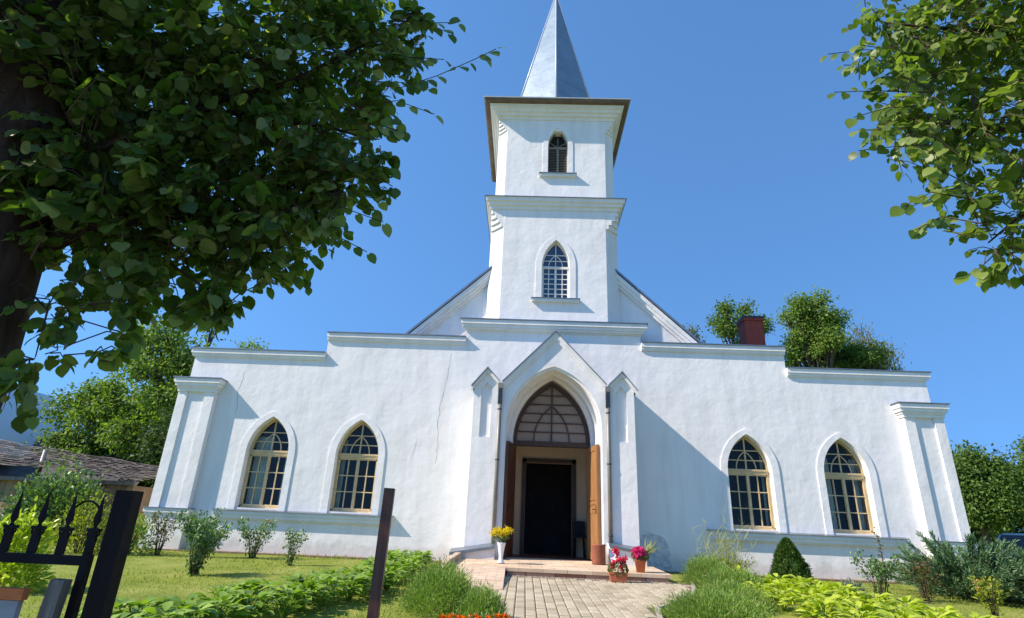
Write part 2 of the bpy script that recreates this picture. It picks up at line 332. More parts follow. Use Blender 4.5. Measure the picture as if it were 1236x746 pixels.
for ci in range(-10, 20):
    xc = ci*PW+.04; y = -2.66-(ci % 2)*PL_*.5
    while y > -12.4:
        e = edges_at(y-PL_/2)
        if e and xc > e[0]+PW*.4 and xc < e[1]-PW*.4:
            g_ = .006; x0_, x1_, y0_, y1_ = xc-PW/2+g_, xc+PW/2-g_, y-PL_+g_*2.0, y-g_*2.0; h_ = .018+pr.uniform(-.0025, .0025); tx, ty = pr.uniform(-.012, .012), pr.uniform(-.012, .012)
            def zz(x, y_): return gz(x, y_)+h_+(x-xc)*tx+(y_-(y-PL_/2))*ty
            i_ = .012
            o_ = [(x0_, y0_), (x1_, y0_), (x1_, y1_), (x0_, y1_)]; n_ = [(x0_+i_, y0_+i_), (x1_-i_, y0_+i_), (x1_-i_, y1_-i_), (x0_+i_, y1_-i_)]
            V_ = [(a_, b_, zz(a_, b_)-.03) for a_, b_ in o_]+[(a_, b_, zz(a_, b_)-.005) for a_, b_ in o_]+[(a_, b_, zz(a_, b_)) for a_, b_ in n_]
            pv.add(V_, [(0, 1, 5, 4), (1, 2, 6, 5), (2, 3, 7, 6), (3, 0, 4, 7), (4, 5, 9, 8), (5, 6, 10, 9), (6, 7, 11, 10), (7, 4, 8, 11), (8, 9, 10, 11)])
        y -= PL_
def pvm():
    m, nt, b = new_mat('concrete_paver_blocks'); b.inputs['Roughness'].default_value = .9; b.inputs['Specular IOR Level'].default_value = .15
    g = N(nt, 'ShaderNodeNewGeometry'); c = ramp(nt, g.outputs['Random Per Island'], [(0, (.35, .30, .21)), (.5, (.43, .37, .265)), (1, (.50, .44, .32))]).outputs[0]
    tc = N(nt, 'ShaderNodeTexCoord'); n2 = N(nt, 'ShaderNodeTexNoise', i_Scale=1.7, i_Detail=8.0, i_Roughness=.7); nt.links.new(tc.outputs['Object'], n2.inputs[0])
    c = mix(nt, 1, c, ramp(nt, n2.outputs[0], [(.3, (.80, .79, .77)), (.65, (1.08, 1.08, 1.08))]).outputs[0], 'MULTIPLY'); nt.links.new(c, b.inputs['Base Color'])
    n3 = N(nt, 'ShaderNodeTexNoise', i_Scale=120, i_Detail=2.0); nt.links.new(tc.outputs['Object'], n3.inputs[0])
    bp = N(nt, 'ShaderNodeBump', i_Strength=.3, i_Distance=.004); nt.links.new(n3.outputs[0], bp.inputs['Height']); nt.links.new(bp.outputs[0], b.inputs['Normal']); return m
tag(pv.build('path', pvm(), fix=False), kind='structure')

km = MB()
for side in (1, 2):
    for (p, q) in zip(fine, fine[1:]):
        xa, xb = p[side], q[side]; s = -1 if side == 1 else 1
        km.bar((xa+s*.03, p[0], gz(xa, p[0])+.0), (xb+s*.03, q[0], gz(xb, q[0])+.0), .06, .07, ref=(0, 0, 1))
tag(km.build('path_edging', simple('concrete_edging', (.36, .32, .27), .9, 0, .15)), kind='structure')
tag(MB().box(-200, 200, -24, -13.2, -1.2, -.72).build('street', simple('street_concrete', (.26, .25, .24), .9, 0, .25, 5, .3)), kind='structure')
# landing with the ramp
L = thing('entrance_landing', (0, -1.3, 0), 'low pink stone landing with a brick ramp leading up to the church door', 'steps')
def part(mb, name, mats, parent, **k):
    o = mb.build(name, mats, parent, **k); o.matrix_parent_inverse = Matrix.Translation(-Vector(parent.location)); return o
lm = MB()
x0, x1 = -2.02, 2.12
lm.add([(x0, -2.6, .148), (x1, -2.6, .148), (x1+.02, -.0, .22), (x0, -.0, .22), (x0, -2.6, .09), (x1, -2.6, .09), (x1+.02, 0, -.1), (x0, 0, -.1)],
       [(0, 1, 2, 3), (0, 4, 5, 1), (1, 5, 6, 2), (3, 7, 4, 0)])
part(lm, 'slab', M_stone, L, fix=True)
part(MB().box(-.9, 2.06, -2.57, -2.3, -.1, .092), 'riser', M_riser, L)
part(MB().box(-.93, 2.10, -2.63, -2.57, -.1, .022), 'front_kerb', M_pave, L)
rm = MB(); rm.add([(-1.93, -2.598, .146), (-.93, -2.598, .146), (-.90, -4.55, -.045), (-1.90, -4.55, -.045), (-1.93, -2.598, -.2), (-.93, -2.598, -.2), (-.90, -4.55, -.3), (-1.90, -4.55, -.3)],
       [(3, 2, 1, 0), (1, 2, 6, 5), (0, 4, 7, 3), (2, 3, 7, 6)])
part(rm, 'ramp', M_ramp, L)
part(MB().bar((-1.99, -1.0, .235), (-2.0, -2.9, .17), .11, .14, ref=(0, 0, 1)).bar((-2.0, -2.9, .17), (-1.98, -4.75, .02), .11, .14, ref=(0, 0, 1)), 'kerb', M_ramp, L)
# ---------------------------------------------------------------- church
CH = thing('church', (0, 0, 0), 'white plastered church with a square bell tower, blue-grey spire and pointed windows', 'church')
CHB = []
def cp(mb, name, mats, parent=CH, **k): return mb.build(name, mats, parent, **k)
WX = (-6.95, -4.73, 4.72, 6.98); WZ0, WZS, WH, WHW = 1.03, 2.33, .87, .525
# facade wall
outline = [(-9.33, -.3), (-9.33, 4.87), (-5.9, 4.87), (-5.9, 5.40), (-2.27, 5.40), (-2.27, 5.86), (2.27, 5.86), (2.27, 5.40), (5.9, 5.40), (5.9, 4.87), (9.33, 4.87), (9.33, -.3),
           (.95, -.3)] + list(reversed(gothic(0, .95, 2.85, 1.56))) + [(-.95, -.3)]
fm = MB().plate([outline] + [arch_loop(x, WHW, WZ0, WZS, WH) for x in WX], 0, .40)
cp(fm, 'facade_wall', PL)
# body behind
bm_ = MB()
for s in (-1, 1):
    bm_.box(min(s*9.33, s*8.95), max(s*9.33, s*8.95), .402, 12, -.3, 4.84)
bm_.box(-9.33, 9.33, 12.001, 12.4, -.3, 4.84)
cp(bm_, 'side_wall', PL)
cp(MB().box(-8.94, 8.94, .403, 11.99, 4.55, 4.70), 'wing_roof', M_flash)
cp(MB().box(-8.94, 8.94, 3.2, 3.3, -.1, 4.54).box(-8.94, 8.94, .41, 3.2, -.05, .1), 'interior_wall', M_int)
# wing cornices: two-step moulding with metal cap
def cornice(name, x0, x1, ztop, lay, flash=.02, ends=(1, 1)):
    """lay = list of (height, projection) from the top down"""
    m = MB(); z = ztop-flash
    for h, p in lay:
        m.box(x0-p*ends[0], x1+p*ends[1], -p, -.0015, z-h, z); z -= h+.0
    o = cp(m, name, PL)
    p = lay[0][1]+.03
    cp(MB().box(x0-p*ends[0], x1+p*ends[1], -p, .44, ztop-flash+.002, ztop+.006), 'metal_capping', M_flash, o)
    return o
lay = [(.11, .09), (.06, .06), (.03, .04)]
cornice('wing_cornice', -9.33, -5.9, 4.90, lay, ends=(1, 0))
cornice('wing_cornice', -5.9, -2.27, 5.45, lay, ends=(.25, 0))
cornice('wing_cornice', 2.27, 5.9, 5.45, lay, ends=(0, .25))
cornice('wing_cornice', 5.9, 9.33, 4.90, lay, ends=(0, 1))
cornice('tower_base_cornice', -2.27, 2.27, 5.93, [(.11, .155), (.08, .12), (.055, .085), (.03, .04)], ends=(1, 1))
# sill courses
for a, b in ((-7.92, -3.70), (3.62, 8.02)):
    m = MB(); m.loft([[(a+k, -p, z) for z, p in ((.0, 0),)] for k in ()] or [], cap=(0, 0)) if False else None
    m.box(a, b, -.12, -.0015, .88, .965).box(a+.02, b-.02, -.09, -.0015, .80, .88).box(a+.04, b-.04, -.05, -.0015, .765, .80)
    o = cp(m, 'sill_course', PL)
    mm = MB(); mm.add([(a-.03, -.15, .966), (b+.03, -.15, .966), (b+.03, -.0015, 1.0), (a-.03, -.0015, 1.0), (a-.03, -.15, .955), (b+.03, -.15, .955), (b+.03, -.0015, .966), (a-.03, -.0015, .966)],
           [(0, 1, 2, 3), (4, 7, 6, 5), (0, 4, 5, 1), (0, 3, 7, 4), (1, 5, 6, 2)])
    cp(mm, 'sill_flashing', M_flash, o)
# pilasters
def pilaster(s):
    def X(a, b): return (a, b) if s > 0 else (-b, -a)
    m = MB(); q = -.18
    for a, b in ((8.49, 8.73), (9.19, 9.42)): m.box(*X(a, b), q, -.0015, .96, 3.72)
    m.box(*X(8.73, 9.19), q+.045, -.0015, .96, 3.72)
    m.box(*X(8.47, 9.43), -.20, -.0015, -.3, .80)
    m.box(*X(9.333, 9.42), -.0014, .40, -.3, 3.9)
    o = cp(m, 'pilaster', PL)
    c = MB()
    c.box(*X(8.46, 9.44), -.21, -.0015, 3.72, 3.80).box(*X(8.43, 9.46), -.235, -.0015, 3.80, 3.85).box(*X(8.39, 9.50), -.27, -.0015, 3.85, 3.93).box(*X(8.36, 9.53), -.30, -.0015, 3.93, 4.04)
    cp(c, 'capital', PL, o)
    cp(MB().box(*X(8.33, 9.56), -.33, -.0015, 4.042, 4.065), 'capping', M_flash, o)
    b = MB().box(*X(8.44, 9.46), -.225, -.0015, .80, .85).box(*X(8.42, 9.49), -.25, -.0015, .85, .94)
    cp(b, 'base_moulding', PL, o)
    cp(MB().box(*X(8.40, 9.51), -.275, -.0015, .942, .958), 'base_capping', M_flash, o)
pilaster(-1); pilaster(1)
# windows
def window(x, curtain=0, group=None):
    outA = [(x-WHW, WZ0-.06)] + gothic(x, WHW, WZS, WH) + [(x+WHW, WZ0-.06)]
    outB = [(x-WHW-.165, WZ0-.06)] + gothic(x, WHW+.165, WZS, WH+.13) + [(x+WHW+.165, WZ0-.06)]
    sm = MB(); ring(sm, outA, outB, -.022, -.0015); o = cp(sm, 'window', PL)
    fr = MB(); y0, y1 = .19, .25; t = .055
    A = [(x-WHW+.002, WZ0)] + gothic(x, WHW-.002, WZS, WH-.002) + [(x+WHW-.002, WZ0)]
    B = [(x-WHW+t, WZ0+t)] + gothic(x, WHW-t, WZS, WH-t*1.3) + [(x+WHW-t, WZ0+t)]
    ring(fr, A, B, y0, y1)
    fr.box(x-WHW+.003, x+WHW-.003, y0, y1, WZ0, WZ0+t)
    hw = WHW-t
    fr.box(x-hw, x+hw, y0-.03, y1, WZS-.055, WZS+.06); fr.box(x-hw, x+hw, y0-.05, y0-.03, WZS+.015, WZS+.055)
    fr.box(x-.032, x+.032, y0-.015, y1, WZ0+t, WZS-.055)
    # casement edges
    for cx in (x-hw/2-.0, x+hw/2):
        fr.box(cx-.013, cx+.013, y0+.01, y1-.01, WZ0+t, WZS-.055)
    for s in (-1, 1): fr.box(x+s*(hw-.012)-.012, x+s*(hw-.012)+.012, y0-.008, y1, WZ0+t, WZS-.055)
    for s in (-1, 1):
        a, b = (x-hw, x-.032) if s < 0 else (x+.032, x+hw)
        fr.box(a, b, y0-.008, y1, WZ0+t, WZ0+t+.035); fr.box(a, b, y0-.008, y1, WZS-.09, WZS-.055)
        zz0, zz1 = WZ0+t+.035, WZS-.09
        for k in (1, 2): z = zz0+(zz1-zz0)*k/3; fr.box(a, b, y0+.012, y1-.012, z-.012, z+.012)
    # upper light
    zc = WZS+.06; R_ = ((WH-t*1.3)**2+hw*hw)/(2*hw)
    def halfw(z): d = z-WZS; return hw-R_+math.sqrt(max(0, R_*R_-d*d))
    fr.box(x-.016, x+.016, y0+.01, y1-.01, zc, WZS+WH-t*1.3)
    for z in (WZS+.27, WZS+.50): h_ = halfw(z); fr.box(x-h_, x+h_, y0+.012, y1-.012, z-.011, z+.011)
    g = gothic(x, .235, zc, .42, 8)
    for p, q in zip(g, g[1:]): fr.bar((p[0], .222, p[1]), (q[0], .222, q[1]), .022, .03)
    fo = cp(fr, 'window_frame', M_frame, o)
    gl = MB().plate([[(x-WHW+.01, WZ0+.01)] + gothic(x, WHW-.01, WZS, WH-.02) + [(x+WHW-.01, WZ0+.01)]], .226, .229); cp(gl, 'window_pane', M_glass, o)
    if curtain:
        for a, b in ((x-.5, x-.5+.42*curtain), (x+.5-.2*curtain, x+.5)):
            cm = MB(); n = 40; V = []; F = []
            for i in range(n+1):
                t_ = i/n; xx = a+(b-a)*t_; yy = .45+.025*math.sin(t_*38*(b-a)/.4)
                V += [(xx, yy, .95), (xx, yy, 2.75)]
                if i: F.append((2*i-2, 2*i, 2*i+1, 2*i-1))
            cm.add(V, F, 0, True); cp(cm, 'curtain', M_curt, o, fix=False)
    # things on the ledge inside are dark shapes; a ledge board
    cp(MB().box(x-.6, x+.6, .402, .55, .94, .98), 'inner_ledge', M_wframe, o)
    return o
window(WX[0], 1); window(WX[1], .25); window(WX[2], .35); window(WX[3], .8)
# porch
def gab(hw_out=1.90):
    return [(-1.90, .0), (-1.90, 3.93), (-1.90, 3.97), (-1.60, 4.36), (-1.26, 4.02), (0.03, 5.36), (1.28, 4.02), (1.63, 4.36), (1.90, 3.97), (1.90, 3.93), (1.90, .0)]
def porch_plate(mb, hw, zs, h, y0, y1, holes=()):
    mb.plate([gab() + list(reversed([(-hw, .0)] + gothic(0, hw, zs, h, 18) + [(hw, .0)]))] + list(holes), y0, y1)
nich = [[(s*1.60-.125, 2.78), (s*1.60+.125, 2.78), (s*1.60+.125, 3.93), (s*1.60, 4.08), (s*1.60-.125, 3.93)] for s in (-1, 1)]
pm = MB(); porch_plate(pm, 1.13, 3.05, 1.48, -.75, -.70, nich)
porch_plate(pm, 1.095, 3.0, 1.47, -.6985, -.32)
porch_plate(pm, 1.03, 2.93, 1.50, -.3185, -.0015)
PO = cp(pm, 'porch', PL)
def slope_cap(mb, a, b, y0, y1, th, drop):
    """raking strip under a roof edge from a to b (x,z)"""
    mb.add([(a[0], y0, a[1]), (b[0], y0, b[1]), (b[0], y0, b[1]-drop), (a[0], y0, a[1]-drop), (a[0], y1, a[1]), (b[0], y1, b[1]), (b[0], y1, b[1]-drop), (a[0], y1, a[1]-drop)],
           [(0, 1, 2, 3), (7, 6, 5, 4), (0, 4, 5, 1), (1, 5, 6, 2), (2, 6, 7, 3), (3, 7, 4, 0)])
rk = MB(); rf = MB()
segs = [((.03, 5.40), (-1.235, 4.085)), ((.03, 5.40), (1.255, 4.085)), ((-1.60, 4.42), (-1.29, 4.085)), ((-1.60, 4.42), (-1.97, 3.96)), ((1.63, 4.42), (1.30, 4.085)), ((1.63, 4.42), (1.99, 3.96))]
for a, b in segs:
    slope_cap(rk, a, b, -.81, -.7515, 0, .13 if abs(a[0]) < 1 else .10)
    slope_cap(rk, a, b, -.785, -.7515, 0, .21 if abs(a[0]) < 1 else .13) if abs(a[0]) < 1 else None
    slope_cap(rf, (a[0], a[1]+.028), (b[0], b[1]+.028), -.85, -.0015, 0, .026)
cp(rk, 'raking_cornice', PL, PO); cp(rf, 'porch_roof', M_flash, PO)
# downpipes
for s, x in ((-1, -1.27), (1, 1.275)):
    m = MB().tube([(x, -.785, 3.95), (x, -.785, .62 if s > 0 else .24)], .045, 12)
    m.box(x-.06, x+.06, -.845, -.752, 3.93, 4.06)
    o = cp(m, 'downpipe', M_pipe, PO)
    for z in (3.42, 2.26, .75): cp(MB().tube([(x, -.785, z), (x, -.785, z+.03)], .052, 12), 'pipe_bracket', M_dark, o)
    cp(MB().box(x-.05, x+.05, -.835, -.753, 3.56, 3.9), 'pipe_sleeve', M_dark, o)
# pier plinths with sloping metal covers
for s in (-1, 1):
    m = MB(); xa, xb = (-2.0, -1.22) if s < 0 else (1.22, 2.0)
    z0, z1 = (.50, .34) if s < 0 else (.62, .50)
    V = []
    inn, out = (xb, xa) if s < 0 else (xa, xb)
    m.add([(inn, -.95, -.0), (out, -.95, 0), (out, -.95, z1-.03), (inn, -.95, z0-.03), (inn, -.752, 0), (out, -.752, 0), (out, -.752, z1), (inn, -.752, z0)],
          [(0, 1, 2, 3), (4, 7, 6, 5), (0, 3, 7, 4), (1, 5, 6, 2), (3, 2, 6, 7)])
    if s > 0: m.add([(1.20, -.97, .45), (1.20, -.755, .62), (1.32, -.97, .45), (1.26, -1.22, .1), (1.50, -1.22, .1), (1.50, -.96, .1)], [(0, 1, 2), (0, 2, 4, 3), (2, 5, 4), (0, 3, 5)])
    o = cp(m, 'pier_plinth', PL, PO)
    c = MB(); e = -.18 if s < 0 else .04
    c.add([(inn, -1.0, z0-.035), (out+e, -1.0, z1-.035), (out+e, -.753, z1+.03), (inn, -.753, z0+.03), (inn, -1.0, z0-.095), (out+e, -1.0, z1-.095), (out+e, -.753, z1+.01), (inn, -.753, z0+.01)],
          [(0, 1, 2, 3), (0, 4, 5, 1), (1, 5, 6, 2), (0, 3, 7, 4), (4, 7, 6, 5)])
    cp(c, 'plinth_cover', M_flash, o)
# fanlight
def lightened_glass():  # pale diffuse mixed into the pane to imitate a brighter vestibule behind
    m = bpy.data.materials.new('lightened_fanlight_glass'); m.use_nodes = True; nt = m.node_tree; nt.nodes.clear(); o = nt.nodes.new('ShaderNodeOutputMaterial')
    t = N(nt, 'ShaderNodeBsdfTransparent'); d = N(nt, 'ShaderNodeBsdfDiffuse'); d.inputs[0].default_value = (.42, .36, .34, 1); x = N(nt, 'ShaderNodeMixShader'); x.inputs[0].default_value = .45
    nt.links.new(t.outputs[0], x.inputs[1]); nt.links.new(d.outputs[0], x.inputs[2]); nt.links.new(x.outputs[0], o.inputs[0]); return m
fl = MB(); zs, hw, h = 2.84, .93, 1.50
A = gothic(0, hw, zs, h, 18); B = gothic(0, hw-.07, zs, h-.10, 18); ring(fl, A, B, .14, .24)
fl.box(-hw, hw, .12, .26, 2.74, 2.86)
Rr = ((h-.1)**2+(hw-.07)**2)/(2*(hw-.07))
fl.box(-.018, .018, .16, .22, 2.86, zs+h-.1)
for z in (3.09, 3.32, 3.55, 3.78, 4.01):
    d = z-zs; h_ = hw-.07-Rr+math.sqrt(Rr*Rr-d*d); fl.box(-h_, h_, .165, .215, z-.012, z+.012)
g = gothic(0, .44, 2.86, .88, 12)
for p, q in zip(g, g[1:]): fl.bar((p[0], .19, p[1]), (q[0], .19, q[1]), .028, .05)
for x in (-.44, .44): pass
FO = cp(fl, 'fanlight', M_brown)
cp(MB().plate([[(-hw+.02, 2.86)] + gothic(0, hw-.02, zs, h-.03, 18) + [(hw-.02, 2.86)]], .200, .203), 'fanlight_pane', lightened_glass(), FO)
cp(MB().box(-.948, -.88, .16, .26, .2, 2.74).box(.88, .948, .16, .26, .2, 2.74).box(-.948, .948, .1, .30, .17, .235), 'door_frame', M_brown)
# door leaves
def leaf(s, m):
    a = Vector((s*.895, .155, .25)); b = Vector((s*1.045, -.66, .25)); d = (b-a).normalized(); n = Vector((-s*d.y*-1, s*d.x*-1, 0)); n = Vector((d.y, -d.x, 0))
    if n.x*s > 0: n = -n
    W = (b-a).length; H = 2.47
    def bx(mb, u0, u1, v0, v1, t0, t1):
        V = [a+d*u+n*t+Vector((0, 0, v)) for v in (v0, v1) for t in (t0, t1) for u in (u0, u1)]
        mb.add(V, [(0,2,3,1), (4,5,7,6), (0,1,5,4), (2,6,7,3), (0,4,6,2), (1,3,7,5)])
    mb = MB(); bx(mb, 0, W, 0, H, -.02, .025)
    for u0, u1 in ((.0, .10), (W-.10, W)): bx(mb, u0, u1, 0, H, .026, .04)
    for v0, v1 in ((0, .16), (.98, 1.10), (1.16, 1.20), (1.26, 1.30), (H-.12, H)): bx(mb, .102, W-.102, v0, v1, .026, .038)
    for k in range(7): bx(mb, .102+k*(W-.2)/7+.004, .102+(k+1)*(W-.2)/7-.004, .165, .975, .026, .03)
    bx(mb, W+.001, W+.03, 0, H, -.03, .03)
    o = cp(mb, 'door_leaf', m)
    hb = MB(); bx(hb, W-.09, W-.06, .95, 1.13, .041, .048); p = a+d*(W-.075)+n*.05+Vector((0, 0, 1.05)); hb.tube([p, p+n*.045, p+n*.045-d*.1], .009, 8)
    cp(hb, 'door_handle', M_iron, o)
leaf(-1, M_doorL); leaf(1, M_doorR)
# vestibule
vb = MB()
vb.box(-1.25, -.99, .402, 1.55, .1, 4.5).box(.99, 1.25, .402, 1.55, .1, 4.5).box(-1.25, 1.25, .402, 1.55, 4.42, 4.55)
vb.plate([[(-1.25, .2), (-1.25, 4.5), (1.25, 4.5), (1.25, .2), (.62, .2), (.62, 2.50), (-.60, 2.50), (-.60, .2)]], 1.55, 1.75)
cp(vb, 'vestibule', M_cream)
cp(MB().box(-.70, -.602, 1.49, 1.60, .2, 2.6).box(.622, .72, 1.49, 1.60, .2, 2.6).box(-.70, .72, 1.49, 1.60, 2.502, 2.6), 'inner_door_frame', M_brown)
cp(MB().box(-1.24, 1.24, .262, 3.19, .105, .225), 'vestibule_floor', simple('red_floor', (.16, .05, .035), .6, 0, .3, 3))
cp(MB().box(-.9, .9, 3.0, 3.19, .226, 4.0).box(-1.7, -1.0, 1.76, 3.2, .1, 4.0).box(1.0, 1.7, 1.76, 3.2, .1, 4.0), 'unlit_nave_wall', M_black)  # near-black walls paint in the darkness of the unlit nave
# plaster cracks and old grey patch
def crack(pts, wd=.009):
    m = MB(); V = []
    for i, (x, z) in enumerate(pts):
        w_ = wd*(.5+random.random())*(1-abs(i/(len(pts)-1)-.5)); V += [(x-w_/2, -.0022, z), (x+w_/2, -.0022, z)]
    m.add(V, [(2*i, 2*i+1, 2*i+3, 2*i+2) for i in range(len(pts)-1)]); cp(m, 'plaster_crack', simple('crack_grey', (.30, .29, .28), .9), fix=False)
def wander(x, z0, z1, n, amp): 
    P = []; 
    for i in range(n): P.append((x, z0+(z1-z0)*i/(n-1))); x += random.uniform(-amp, amp)
    return P
crack(wander(-2.62, 5.0, 2.2, 26, .035)); crack(wander(-7.95, 4.35, 3.2, 12, .05)); crack(wander(-3.3, 2.9, 2.3, 8, .03), .006)
random.seed(11)
m = MB(); P = []
for i in range(20):
    a = math.pi*i/19; P.append((2.32-.40*math.cos(a)*(1+.05*random.random()), .12+.72*abs(math.sin(a))**.5*(1+.06*random.random())))
m.plate([P], -.004, -.002)
cp(m, 'cement_patch', simple('old_cement_patch', (.60, .61, .62), .95, 0, .32, 9))
# tower
TY = .12+1.83
def tower_stage(z0, z1, h, c, holes, name):
    m = MB(); y = TY-h
    m.plate([[(-h+c, z0), (-h+c, z1), (h-c, z1), (h-c, z0)]] + holes, y, y+.3)
    o0, o1 = octo(h, c, TY, z0), octo(h, c, TY, z1)
    for i in range(1, 8): m.add([o0[i], o0[(i+1) % 8], o1[(i+1) % 8], o1[i]], [(0, 1, 2, 3)])
    ym = TY
    m.box(-h+.35, h-.35, ym+.5, ym+.55, z0, z1)
    return cp(m, name, PL, fix=False)
def twindow(kind, x, y, z0, hw, zs, h, sur, par):
    A = [(x-hw, z0-.03)] + gothic(x, hw, zs, h) + [(x+hw, z0-.03)]; B = [(x-hw-sur, z0-.03)] + gothic(x, hw+sur, zs, h+sur*.9) + [(x+hw+sur, z0-.03)]
    s = MB(); ring(s, A, B, y-.02, y-.0015); o = cp(s, 'tower_window', PL)
    sw = hw+sur+.09
    cp(MB().box(x-sw, x+sw, y-.10, y-.0015, z0-.12, z0-.045), 'sill', PL, o); cp(MB().box(x-sw-.02, x+sw+.02, y-.13, y-.0015, z0-.043, z0-.028), 'sill_flashing', M_flash, o)
    f = MB(); t = .035; yy = y+.14
    A = [(x-hw+.002, z0)] + gothic(x, hw-.002, zs, h-.002) + [(x+hw-.002, z0)]; B = [(x-hw+t, z0+t)] + gothic(x, hw-t, zs, h-t*1.3) + [(x+hw-t, z0+t)]
    ring(f, A, B, yy, yy+.05); f.box(x-hw+.003, x+hw-.003, yy, yy+.05, z0, z0+t)
    f.box(x-hw+t, x+hw-t, yy-.015, yy+.05, zs-.04, zs+.03)
    i = hw-t
    R_ = ((h-t*1.3)**2+i*i)/(2*i)
    def halfw(z): d = z-zs; return max(.01, i-R_+math.sqrt(max(0, R_*R_-d*d)))
    if kind == 'glass':
        f.box(x-.028, x+.028, yy-.01, yy+.05, z0+t, zs-.04)
        for s_ in (-1, 1):
            f.box(x+s_*(i/2+.012)-.012, x+s_*(i/2+.012)+.012, yy+.01, yy+.04, z0+t, zs-.04)
            f.box(x+s_*(i-.012)-.012, x+s_*(i-.012)+.012, yy, yy+.04, z0+t, zs-.04)
        for k in range(1, 6): z = z0+t+(zs-.04-z0-t)*k/6; f.box(x-i, x+i, yy+.012, yy+.038, z-.012, z+.012)
        for z in (zs+.21, zs+.39): f.box(x-halfw(z), x+halfw(z), yy+.012, yy+.038, z-.011, z+.011)
        f.box(x-.012, x+.012, yy+.01, yy+.04, zs+.03, zs+h-.05)
        g = gothic(x, i*.55, zs+.03, .36, 6)
        for p, q in zip(g, g[1:]): f.bar((p[0], yy+.025, p[1]), (q[0], yy+.025, q[1]), .02, .025)
        cp(f, 'window_frame', M_wframe, o)
        cp(MB().plate([[(x-hw+.01, z0+.01)] + gothic(x, hw-.01, zs, h-.02) + [(x+hw-.01, z0+.01)]], yy+.022, yy+.025), 'window_pane', M_glassb, o)
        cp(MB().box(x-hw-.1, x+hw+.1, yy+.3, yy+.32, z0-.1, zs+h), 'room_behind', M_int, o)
    else:
        f.box(x-.03, x+.03, yy-.01, yy+.05, z0+t, zs-.04)
        for a in (35, 90, 145): f.bar((x, yy+.02, zs+.03), (x+math.cos(R(a))*.30*(1 if a != 90 else 1), yy+.02, zs+.03+math.sin(R(a))*(.34 if a == 90 else .3)), .02, .03)
        cp(f, 'window_frame', M_louv, o)
        l = MB(); nl = 16
        for s_ in (-1, 1):
            a, b = (x-i, x-.03) if s_ < 0 else (x+.03, x+i)
            for k in range(nl):
                z = z0+t+(zs-.06-z0-t)*(k+.5)/nl
                l.add([(a, yy-.0, z-.022), (b, yy-.0, z-.022), (b, yy+.05, z+.022), (a, yy+.05, z+.022), (a, yy-.0, z-.010), (b, yy-.0, z-.010), (b, yy+.05, z+.034), (a, yy+.05, z+.034)], [(0, 3, 2, 1), (4, 5, 6, 7), (0, 1, 5, 4), (2, 3, 7, 6)])
        cp(l, 'louvre', M_louv, o)
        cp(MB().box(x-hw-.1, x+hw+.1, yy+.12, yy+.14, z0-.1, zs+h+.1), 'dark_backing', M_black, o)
    return o
MWX = .05
tower_stage(5.70, 9.45, 1.83, .38, [arch_loop(MWX, .385, 6.68, 7.66, .80)], 'tower_lower_stage')
twindow('glass', MWX, .12, 6.68, .385, 7.66, .80, .165, None)
y2 = TY-1.77
tower_stage(9.75, 12.8, 1.77, .28, [arch_loop(.07, .30, 10.72, 11.75, .66)], 'tower_upper_stage')
twindow('louvre', .07, y2, 10.72, .30, 11.75, .66, .15, None)
def stepped(name, h, c, zc0, zc1, zm0, zm1, hm, nst=4, nm=3, flash=M_flash):
    m = MB(); k = nst
    for i in range(k):   # corner corbels
        z0 = zc0+(zc1-zc0)*i/k; z1 = zc0+(zc1-zc0)*(i+1)/k; cc = c*(1-(i+1)/(k+.35)); e = -.003
        m.loft([octo(h+e, cc, TY, z0), octo(h+e, cc, TY, z1)])
    for i in range(nm):
        z0 = zm0+(zm1-zm0)*i/nm+.001; z1 = zm0+(zm1-zm0)*(i+1)/nm; hh = h+.03+(hm-h-.03)*i/(nm-1)
        m.loft([octo(hh, .004, TY, z0), octo(hh+.008, .004, TY, z0+(z1-z0)*.7), octo(hh+.025, .004, TY, z1)])
    o = cp(m, name, PL)
    if flash: cp(MB().loft([octo(hm+.05, .004, TY, zm1+.002), octo(hm+.05, .004, TY, zm1+.025), octo(1.75, .2, TY, zm1+.10)]), 'metal_capping', flash, o)
    return o
stepped('tower_middle_cornice', 1.83, .38, 8.86, 9.42, 9.42, 9.74, 1.99)
stepped('tower_top_cornice', 1.77, .28, 12.28, 12.68, 12.68, 13.06, 2.04, flash=None, nm=4)
cp(MB().loft([octo(2.20, .004, TY, 13.07), octo(2.22, .004, TY, 13.14)]), 'eaves_soffit', M_soffit)
cp(MB().loft([octo(2.245, .004, TY, 13.142), octo(2.245, .004, TY, 13.18), octo(1.4, .004, TY, 13.62)]), 'tower_roof', simple('pale_roof_sheet', (.36, .39, .42), .5, .1, .1))
# spire: six-sided
sp = MB(); rb, zb, za = 1.62, 13.45, 20.25
hexa = [(rb*math.sin(R(60*k))*.985+.0, TY-rb*math.cos(R(60*k)), zb) for k in range(6)]
ap = (0.0, TY, za)
sp.add(hexa+[ap], [(k, (k+1) % 6, 6) for k in range(6)]); SPO = cp(sp, 'spire', M_zinc, fix=True)
hp = MB()
for k in range(6): hp.tube([hexa[k], ap], [.035, .02], 6)
cp(hp, 'spire_hip_capping', M_cap, SPO)
cp(MB().lathe([(.0, .0), (.10, 0), (.09, .25), (.16, .35), (.05, .5), (.03, 1.2), (0, 1.2)], (0, TY, za-.25), 12), 'finial', M_flash, SPO)
